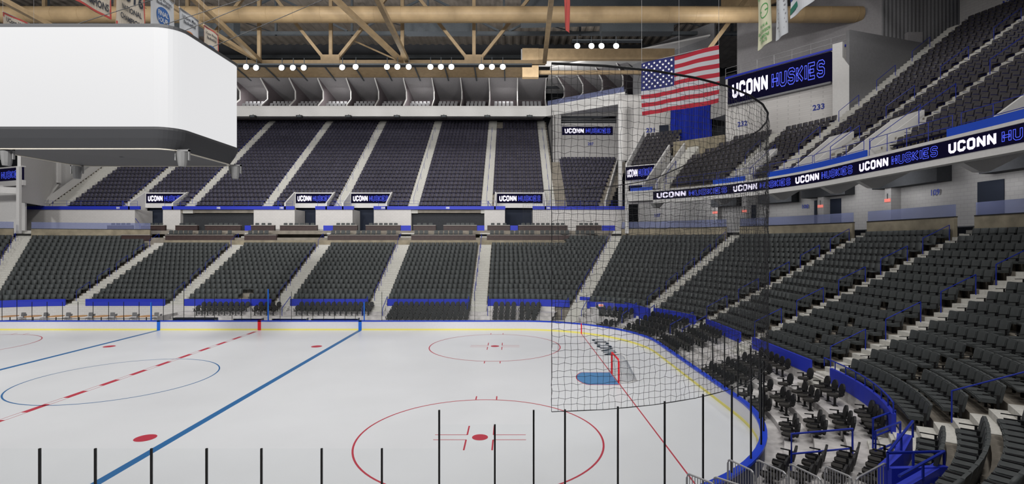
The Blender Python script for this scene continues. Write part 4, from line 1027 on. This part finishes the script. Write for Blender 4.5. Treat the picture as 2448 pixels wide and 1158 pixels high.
# top wall behind the right deck, number 234
m = MB(); BW.rect(m, 44.7, 45, 27, 39, 72.5, 150, 0, 6); w234 = struct('wall_234', m, 'wall_grey')
t = tou(2412,44.6); x,y,nx,ny = BW.pt(44.65,t); z = CAMZ+(579-6)*y/F; m = MB(); put_text(m, '234', lambda p,q: (x+ny*p, y-nx*p, z+q), h=.75, bold=.03); struct('wall_number', m, 'num_blue', w234)
# outer shell
m = MB(); m.box(-72,54,93,93.4,0,40); m.box(53.5,54,-14,93,0,40); m.box(-72.4,-72,-14,93,0,40); struct('wall_outer', m, 'wall_dark')
# ================================================================== suites at the top of the far lower stand
def YX(u, Y): return (u-1224)*Y/F
m = MB(); m.box(YX(290,61), 12.0, 61.1, 63.9, 7.2, 7.85); m.box(YX(256,64),13.5,63.9,65.8,7.6,8.75); struct('floor_suites', m, 'concrete')
m = MB(); m.box(YX(395,61), 11, 60.75, 61.0, 6.8, 7.55); struct('wall_suites', m, 'concrete_tan')
lowc = [(290,359),(395,559),(584,661),(783,953),(983,1137),(1164,1429)]
upc = [(256,316),(337,394),(419,472),(490,575),(600,656),(669,758),(796,854),(874,957),(988,1042),(1060,1140),(1165,1219),(1239,1357),(1378,1438)]
def counter(a, b, Y, z0, z1, label, group):
    xa, xb = YX(a,Y), YX(b,Y); o = empty('drink_counter', ((xa+xb)/2,Y,z0), label=label, cat='counter', group=group); L = (xb-xa)/2
    m = MB(); m.box(-L,L,0,.06,0,z1-z0-.06); obj('front_panel', m, 'counter', o); m = MB(); m.box(-L,L,-.08,.35,z1-z0-.06,z1-z0); obj('counter_top', m, 'counter_top', o)
    for s in (-1,1): m = MB(); m.box(s*(L-.03)-.03,s*(L-.03)+.03,.06,.33,0,z1-z0-.06); obj('end_panel', m, 'counter', o)
for k,(a,b) in enumerate(lowc): counter(a,b,60.95,7.5,8.2,'long brown fronted counter in the lower line, %s from the left' % ordn(k+1),'lower line of counters')
for k,(a,b) in enumerate(upc): counter(a,b,64.0,8.72,9.45,'brown fronted counter in the upper line, %s from the left' % ordn(k+1),'upper line of counters')
for Y, z, segs, nm in ((62.9,7.85,lowc,'lower'),(64.85,8.82,upc,'upper')):
    for k,(a,b) in enumerate(segs):
        xa, xb = YX(a,Y)+.3, YX(b,Y)-.3; n = max(2,int((xb-xa)/.6))
        for j in range(n):
            if nm == 'lower' and (k*7+j)%13 in (5,12): continue
            make_seat('suite','lounge_chair',(xa+(j+.5)*(xb-xa)/n,Y,z-.02),0,label='dark lounge chair, %s along, behind the %s %s counter' % (ordn(j+1),ordn(k+1),nm),cat='chair',group='lounge chairs behind the %s counters' % nm)
for k,(a,b) in enumerate(((57,0),(585,606),(773,796),(958,982),(1140,1158),(1220,1238),(1439,1470))):
    if b: m = MB(); m.box(YX(a,64.1),YX(b,64.1),64.1,64.2,8.5,9.4); struct('wall_blue_gate', m, 'blue')
# ================================================================== flag and banners
fl = empty('national_flag', at(1627,110,36.5), label='large red white and blue stars and stripes flag hanging over the end of the rink', cat='flag')
A = at(1534,152,38.0); B = at(1719,109,34.5); zt_ = 20.6; fh = 3.88
def fpos(s, t, off=0):
    w = .10*sin(s*9+t*4)+.05*sin(s*21-t*7)*t; nx, ny = .62, .78
    x = A[0]+(B[0]-A[0])*s; y = A[1]+(B[1]-A[1])*s
    return (x-nx*(w+off), y-ny*(w+off), zt_-t*fh-.02*sin(s*pi))
m = MB(); ns = 52
for k in range(13):
    for j in range(ns):
        if k < 7 and j < ns*.45-.5: continue
        for h in (0,1):
            t0_ = (k+h/2)/13; t1_ = (k+(h+1)/2)/13
            m.quad(fpos(j/ns,t1_),fpos((j+1)/ns,t1_),fpos((j+1)/ns,t0_),fpos(j/ns,t0_), k%2)
obj('striped_field', rel(m,fl), ['flag_red','flag_white'], fl, smooth=True)
m = MB(); nj = 24
for j in range(nj):
    for k in range(12):
        s0,s1 = .442*j/nj,.442*(j+1)/nj; t0_,t1_ = 7/13*k/12,7/13*(k+1)/12
        m.quad(fpos(s0,t1_),fpos(s1,t1_),fpos(s1,t0_),fpos(s0,t0_))
obj('canton', rel(m,fl), 'flag_blue', fl, smooth=True)
m = MB(); W_f = hypot(B[0]-A[0],B[1]-A[1])
for row in range(9):
    for c_ in range(6 if row%2==0 else 5):
        s = (.442/12)*(1+2*c_+(row%2)); t = (7/13)*(row+1)/10; st = []
        for q in range(10):
            rr_ = (.105 if q%2 == 0 else .042); an = pi/2+q*pi/5; st.append(fpos(s+rr_*cos(an)/W_f, t-rr_*sin(an)/fh, .012))
        c0 = fpos(s,t,.012); m.add(st+[c0], [(q,(q+1)%10,10) for q in range(10)])
obj('stars', rel(m,fl), 'num_white', fl)
m = MB(); m.tube([fpos(0,0,0),fpos(1,0,0)], .02, 5)
for s in (0,.5,1): p = fpos(s,0); m.tube([p,(p[0],p[1],31)], .01, 4)
obj('hanging_wire', rel(m,fl), 'galv', fl)
def banner(X, y0, y1, z0, z1, mt, border, texts, label, face=1, group=None, X1=None):
    """banner hanging in the plane X; face=+1 seen from the right (reads towards +y)"""
    X1 = X if X1 is None else X1
    o = empty('championship_banner', ((X+X1)/2,(y0+y1)/2,z1), label=label, cat='banner', group=group or 'banners hanging from the roof'); n = 14; W = y1-y0; H = z1-z0
    def P(a, b, off=0):   # a 0..1 reading direction, b 0..1 up
        f = a if face > 0 else 1-a
        return (X+(X1-X)*f+face*off+.05*sin(a*8+b*3), y0+W*f, z0+H*b)
    m = MB()
    for i in range(n):
        for k in range(6): m.quad(P(i/n,k/6),P((i+1)/n,k/6),P((i+1)/n,(k+1)/6),P(i/n,(k+1)/6)); m.quad(P(i/n,(k+1)/6,-.02),P((i+1)/n,(k+1)/6,-.02),P((i+1)/n,k/6,-.02),P(i/n,k/6,-.02))
    obj('cloth', rel(m,o), mt, o)
    if border:
        m = MB(); bw = .05
        for (a0_,a1_,b0_,b1_) in ((0,1,0,bw*W/H),(0,1,1-bw*W/H,1),(0,bw,0,1),(1-bw,1,0,1)):
            for i in range(8): f0,f1 = a0_+(a1_-a0_)*i/8, a0_+(a1_-a0_)*(i+1)/8; m.quad(P(f0,b0_,.012),P(f1,b0_,.012),P(f1,b1_,.012),P(f0,b1_,.012))
        obj('border', rel(m,o), border, o)
    by = {}
    for (s, cx_, cy_, h_, w_, tm) in texts:
        mm = by.setdefault(tm, MB())
        if s in ('#disc','#box','#band','#ring'):
            if s == '#disc': pts = [(cx_+w_/2*cos(2*pi*k/24), cy_+h_/2*sin(2*pi*k/24)*1.0) for k in range(24)]; mm.add([P(a,b,.03) for a,b in pts]+[P(cx_,cy_,.03)],[(k,(k+1)%24,24) for k in range(24)])
            elif s == '#ring':
                vs = []
                for k in range(25): c1,s1 = cos(2*pi*k/24), sin(2*pi*k/24); vs += [P(cx_+w_/2*c1,cy_+h_/2*s1,.016),P(cx_+w_*.43*c1,cy_+h_*.43*s1,.016)]
                mm.add(vs,[(2*k,2*k+1,2*k+3,2*k+2) for k in range(24)])
            elif s == '#box': mm.quad(P(cx_-w_/2,cy_-h_/2,.014),P(cx_+w_/2,cy_-h_/2,.014),P(cx_+w_/2,cy_+h_/2,.014),P(cx_-w_/2,cy_+h_/2,.014))
            else: mm.quad(P(0,cy_-h_/2,.014),P(1,cy_-h_/2+w_,.014),P(1,cy_+h_/2+w_,.014),P(0,cy_+h_/2,.014))
            continue
        vs, fs, tw, th = text_geo(s, .02); mm.add([P(cx_+a/tw*w_, cy_+b/th*h_, .05) for a,b in vs], fs)
    for tm, mm in by.items(): obj('printing', rel(mm,o), tm, o)
    m = MB(); m.tube([(X,y0,z1),(X1,y1,z1)], .03, 5); m.tube([(X,y0,z1),(X,y0,z1+8)], .008, 3); m.tube([(X1,y1,z1),(X1,y1,z1+8)], .008, 3); obj('hanging_bar', rel(m,o), 'galv', o)
LB = -23.6
banner(-36.8,37.0,39.4,20.4,24,'cloth_tan','cloth_red',[("UConn Women's",.5,.88,.09,.8,'ink'),("Basketball",.5,.76,.09,.55,'ink')],"tan banner with red border reading UConn Women's Basketball at the far left")
banner(LB,27.6,30.1,20.4,24,'cloth_tan','cloth_red',[('NATIONAL',.5,.34,.12,.66,'ink'),('CHAMPIONS',.5,.15,.12,.8,'ink')],'cloth banner with red border ending in NATIONAL CHAMPIONS, left of the 2016 one')
banner(LB,30.5,32.9,20.2,24,'cloth_tan','cloth_red',[('#disc',.5,.80,.12,.34,'ink_orange'),('2016',.5,.60,.2,.8,'ink'),('NATIONAL',.5,.38,.09,.66,'ink'),('CHAMPIONS',.5,.22,.09,.8,'ink')],'cloth banner with red border reading 2016 NATIONAL CHAMPIONS')
banner(LB,33.4,35.8,20.4,24,'cloth_white',None,[("UConn Women's",.5,.9,.06,.75,'ink'),('Basketball',.5,.83,.06,.5,'ink'),('#disc',.5,.6,.34,.5,'ink_blue'),('FINAL',.5,.65,.09,.36,'cloth_white'),('FOUR',.5,.53,.09,.36,'cloth_white'),('#ring',.25,.3,.14,.3,'cloth_red')],'pale blue white banner with round FINAL FOUR badge')
banner(LB,36.3,38.6,20.4,24,'cloth_white','ink_grey',[("UConn Men's",.5,.88,.07,.7,'ink'),('Basketball',.5,.79,.07,.55,'ink'),('#disc',.5,.5,.3,.5,'ink_orange'),('FINAL FOUR',.5,.5,.08,.42,'cloth_white')],"white banner with thin dark border reading UConn Men's Basketball")
banner(LB,39.2,41.2,20.4,24,'cloth_tan','cloth_red',[("UConn Women's",.5,.88,.06,.75,'ink'),('Basketball',.5,.79,.06,.55,'ink'),('#disc',.5,.52,.26,.62,'ink_blue'),('FINAL FOUR',.5,.52,.08,.5,'cloth_white')],'rightmost tan banner with red border behind the scoreboard corner')
banner(16.8,33.2,35.0,20.4,24.2,'cloth_cream',None,[('#ring',.5,.62,.26,.5,'ink_green'),('#box',.5,.62,.03,.4,'ink_green'),('W H A',.5,.36,.06,.5,'ink_green'),('EAST DIVISION',.5,.26,.06,.85,'ink_green'),('CHAMPIONS',.5,.17,.06,.7,'ink_green'),('1974-75',.5,.09,.06,.5,'ink_green'),('NEW ENGLAND',.5,.88,.07,.8,'ink_green')],'cream banner with green round emblem and WHA lettering',-1)
banner(17.15,31.9,33.3,20.4,24.2,'cloth_white',None,[('#box',.5,.95-.075*k,.028,(.5,.42,.7,.8,.36,.5,.6,.44,.7,.52,.8,.5)[k],'ink_grey') for k in range(12)],'narrow white banner printed with a long column of small lines',-1)
banner(16.3,27.7,30.0,20.4,24.2,'cloth_white',None,[('#band',.5,.10,.10,.16,'cloth_green'),('#band',.5,.30,.10,.16,'cloth_navy')],'white banner with slanting green and navy stripes at top right',-1)
banner(3.15,30.9,31.9,20.3,24,'cloth_red',None,[('#box',.5,.62,.5,.3,'cloth_white')],'narrow red banner seen almost edge on near the top middle',-1,X1=3.55)
# ================================================================== rinkside rails, portals, barriers
def frame_rail(a, b, z0, z1, label, mid=True, r=.035):
    o = empty('safety_rail', (a[0],a[1],z0), label=label, cat='railing', group='blue rinkside safety rails'); m = MB(); m.tube([(a[0],a[1],z0),(a[0],a[1],z1),(b[0],b[1],z1),(b[0],b[1],z0)], r, 6); obj('rail_frame', rel(m,o), 'rail_blue', o)
    if mid: m = MB(); h = z0+(z1-z0)*.45; m.tube([(a[0],a[1],h),(b[0],b[1],h)], r*.9, 6); obj('middle_bar', rel(m,o), 'rail_blue', o)
def gp(u, v, z): Y = F*(CAMZ-z)/(v-579); return ((u-1224)*Y/F, Y)
frame_rail(gp(1892,1042,1.5), gp(2038,1022,1.6), .45, 1.55, 'large blue safety rail in front of the seats above the steel barriers')
frame_rail(gp(2087,1005,1.75), gp(2140,986,1.75), .75, 1.8, 'blue safety rail left of the nearest portal, the rear one')
frame_rail(gp(2093,1036,1.75), gp(2152,1014,1.75), .75, 1.8, 'blue safety rail left of the nearest portal, the front one')
# blue railing on top of the curved blue wall
T = BW.ts(103.3,130.8,3); o = empty('guard_rail', BW.pt(13.9,103.3)[:2]+(1.85,), label='blue pipe railing on top of the curved blue wall at the right', cat='railing')
m = MB(); m.tube([BW.pt(13.88,t)[:2]+(2.18,) for t in T], .03, 6); obj('rail', rel(m,o), 'rail_blue', o)
for t in np.linspace(103.3,130.8,9): m = MB(); x,y,_,_ = BW.pt(13.88,t); m.tube([(x,y,1.83),(x,y,2.18)], .025, 6); obj('post', rel(m,o), 'rail_blue', o)
# near portal walls
def wallpix(P, z0, z1, th=.15, mt='blue'):
    m = MB()
    for a, b in zip(P, P[1:]): m.slab(a, b, th, z0, z1)
    return struct('wall_portal', m, mt)
q1 = gp(2182,1042,1.95); q2 = gp(2122,1119,1.95); q3 = gp(2257,1115,1.95); q4 = gp(2150,1178,1.95)
m = MB(); qm = gp(2160,1084,1.95); m.slab(qm,q1,.2,0,1.95); m.slab(q2,qm,.2,0,1.95); m.slab(q3,q2,.12,0,1.98); m.slab(q4,q3,.2,0,1.96); struct('wall_portal', m, 'blue')
o = empty('guard_rail', q1+(1.95,), label='blue pipe railing zigzagging round the nearest blue portal', cat='railing')
m = MB(); m.tube([q1+(2.35,), q2+(2.3,), q3+(2.3,), q4+(2.3,)], .035, 6); obj('rail', rel(m,o), 'rail_blue', o)
for p in (q1, lerp(q1,q2,.5), q2, lerp(q2,q3,.45), q3, lerp(q3,q4,.5)): m = MB(); m.tube([(p[0],p[1],1.9),(p[0],p[1],2.3)], .03, 6); obj('post', rel(m,o), 'rail_blue', o)
# far portal: blue wall, stepped side, barrier
def steel_barrier(a, b, z0, h, label, n=9, step=0.):
    o = empty('crowd_barrier', (a[0],a[1],z0), label=label, cat='barrier', group='grey steel crowd barriers'); d = (b[0]-a[0],b[1]-a[1]); c = .12
    def p(f, z): return (a[0]+d[0]*f, a[1]+d[1]*f, z0+step*f+z)
    m = MB(); m.tube([p(0,0),p(0,h-.1),p(.03,h-.03),p(.09,h),p(.91,h),p(.97,h-.03),p(1,h-.1),p(1,0)], .024, 6); m.tube([p(0,.12),p(1,.12)], .018, 5); obj('frame', rel(m,o), 'galv', o)
    for k in range(1,n): m = MB(); m.tube([p(k/n,.12),p(k/n,h)], .010, 5); obj('bar', rel(m,o), 'galv', o)
zb_ = .95; ztp = 2.05
bl = [((1642,1132),(1708,1158)),((1706,1140),(1775,1163)),((1740,1098),(1802,1128)),((1808,1099),(1880,1132)),((1886,1108),(1964,1146)),((1972,1115),(2036,1142)),((2044,1146),(2119,1106))]
for k, (a, b) in enumerate(bl):
    zz = ztp-.0*k; pa, pb_ = gp(a[0],a[1],zz), gp(b[0],b[1],zz)
    pm = ((pa[1]+pb_[1])/2); pb2 = pb_
    steel_barrier(pa, pb2, zb_-.9 if k != 6 else zb_-.5, ztp-zb_+.9 if k != 6 else ztp-zb_+.5, 'grey steel barrier panel at the bottom of the view, %s from the left' % ordn(k+1), 10)
A = BW.pt(13.6,19.2); B = BW.pt(13.9,33)
m = MB(); p = [gp(1386,710,2.1), gp(1484,716,2.1), gp(1550,738,1.9)]; m.slab(p[0],p[1],.2,0,2.1); m.slab(p[1],p[2],.2,0,1.9); struct('wall_far_portal', m, 'blue')
pa, pb_ = gp(1424,722,2.15), gp(1468,722,2.15)
steel_barrier(pa, pb_, .95, 1.2, 'tall grey steel barrier with a small red sign before the far blue portal', 14)
o = empty('warning_sign', (pa[0]+.45,pa[1]-.06,1.85), label='small white and red sign on the far steel barrier', cat='sign'); m = MB(); m.box(-.22,.22,-.01,.01,-.12,.12); obj('plate', m, 'num_white', o); m = MB(); m.box(-.19,.19,-.02,-.01,-.07,.07); obj('red_field', m, 'exit_red', o)
m = MB()
for k in range(3): m.box(pa[0]-.5-.5*k, pa[0]-.1-.5*k+.1, pa[1]-1.6, pa[1], 0, 1.7-.42*k)
m.box(pa[0],pb_[0],pa[1]-1.5,pa[1],0,.95); struct('stair_side_wall', m, 'riser_deck')
for k, t in enumerate((-22.2,-12.9,-3.2,26.5,54.8,82)):
    for s in (-1,1):
        if k == 0 and s < 0: continue
        q = lambda r, z: (lambda x,y: (x,y,z))(*BW.pt(r, BW.T(r, BW.S(r,t)+s*.95))[:2])
        a, b = q(12.0,1.2), q(13.8,2.1)
        rail([a,b],[(a,q(12.0,.3)),(b,q(13.8,1.2))], .03, label='short blue rail at the foot of %s, %s side' % ([x_[0] for x_ in zip(AN)][AISL.index([z_ for z_ in AISL if z_[0]==t][0])], 'left' if s < 0 else 'right'), cat='handrail', group='rails at the foot of the stairs')
# ================================================================== light
w = bpy.data.worlds.new('world'); SC.world = w; w.use_nodes = True; bg = w.node_tree.nodes['Background']; bg.inputs[0].default_value = (.75,.8,.95,1); bg.inputs[1].default_value = .16
def area(x, y, z, s, p, col=(1,.985,.96), rx=0, ry=0, spread=180):
    l = bpy.data.lights.new('unseen_light','AREA'); l.energy = p; l.size = s; l.shape = 'SQUARE'; l.color = col; l.spread = R(spread)
    o = bpy.data.objects.new('unseen_light', l); COL.objects.link(o); o.location = (x,y,z); o.rotation_euler = (R(rx),R(ry),0)
for x in (-52,-36,-20,-4,12,28):
    for y in (8,26,41): area(x,y,31.5,3.0,(560 if y > 8 else 880)*(.8 if x > 0 else 1), spread=180 if y > 8 else 100)
for x in (-44,-28,-12,4): area(x,4,29,3.0,2900,rx=67,spread=105)                # unseen lamps added on the camera side to brighten the far walls
area(-26,30,29,3.0,1500,ry=-60)  # unseen lamp added to brighten the right-hand walls
for x in (-44,-28,-12,2): area(x,54,23.2,1.6,1100,rx=103)           # unseen lamps added near the catwalk to brighten far stand and press level
area(20,46,27,1.6,300,rx=70); area(7,70,30.5,1.5,200,rx=150); area(10,62,27,1.5,350,rx=95)  # unseen lamps added to brighten the dark upper corner
for x in (-46,-20,6): area(x,44,22.5,5,90,rx=180)                  # added soft uplights without fixtures, lifting the roof steel
for x in (-40,-27,-14,-1): area(x,79.3,31.0,1.8,190,rx=25)  # unseen lamps added to brighten the press level
for t_ in (38,50,64,78,88.5,96,104):
    x_,y_,nx_,ny_ = BW.pt(25.6,t_); l = bpy.data.lights.new('concourse_fill','AREA'); l.energy = 85; l.size = 1.8; o = bpy.data.objects.new('concourse_fill', l); COL.objects.link(o); o.location = (x_,y_,11.9); o.rotation_euler = (R(62),0,atan2(ny_,nx_)-pi/2)  # added fill under the deck, brightening the concourse wall
SC.view_settings.view_transform = 'Standard'; SC.view_settings.look = 'None'; SC.view_settings.exposure = 0; SC.view_settings.gamma = 1
SC.render.film_transparent = False
SC.cycles.max_bounces = 6; SC.cycles.transparent_max_bounces = 16; SC.cycles.diffuse_bounces = 3
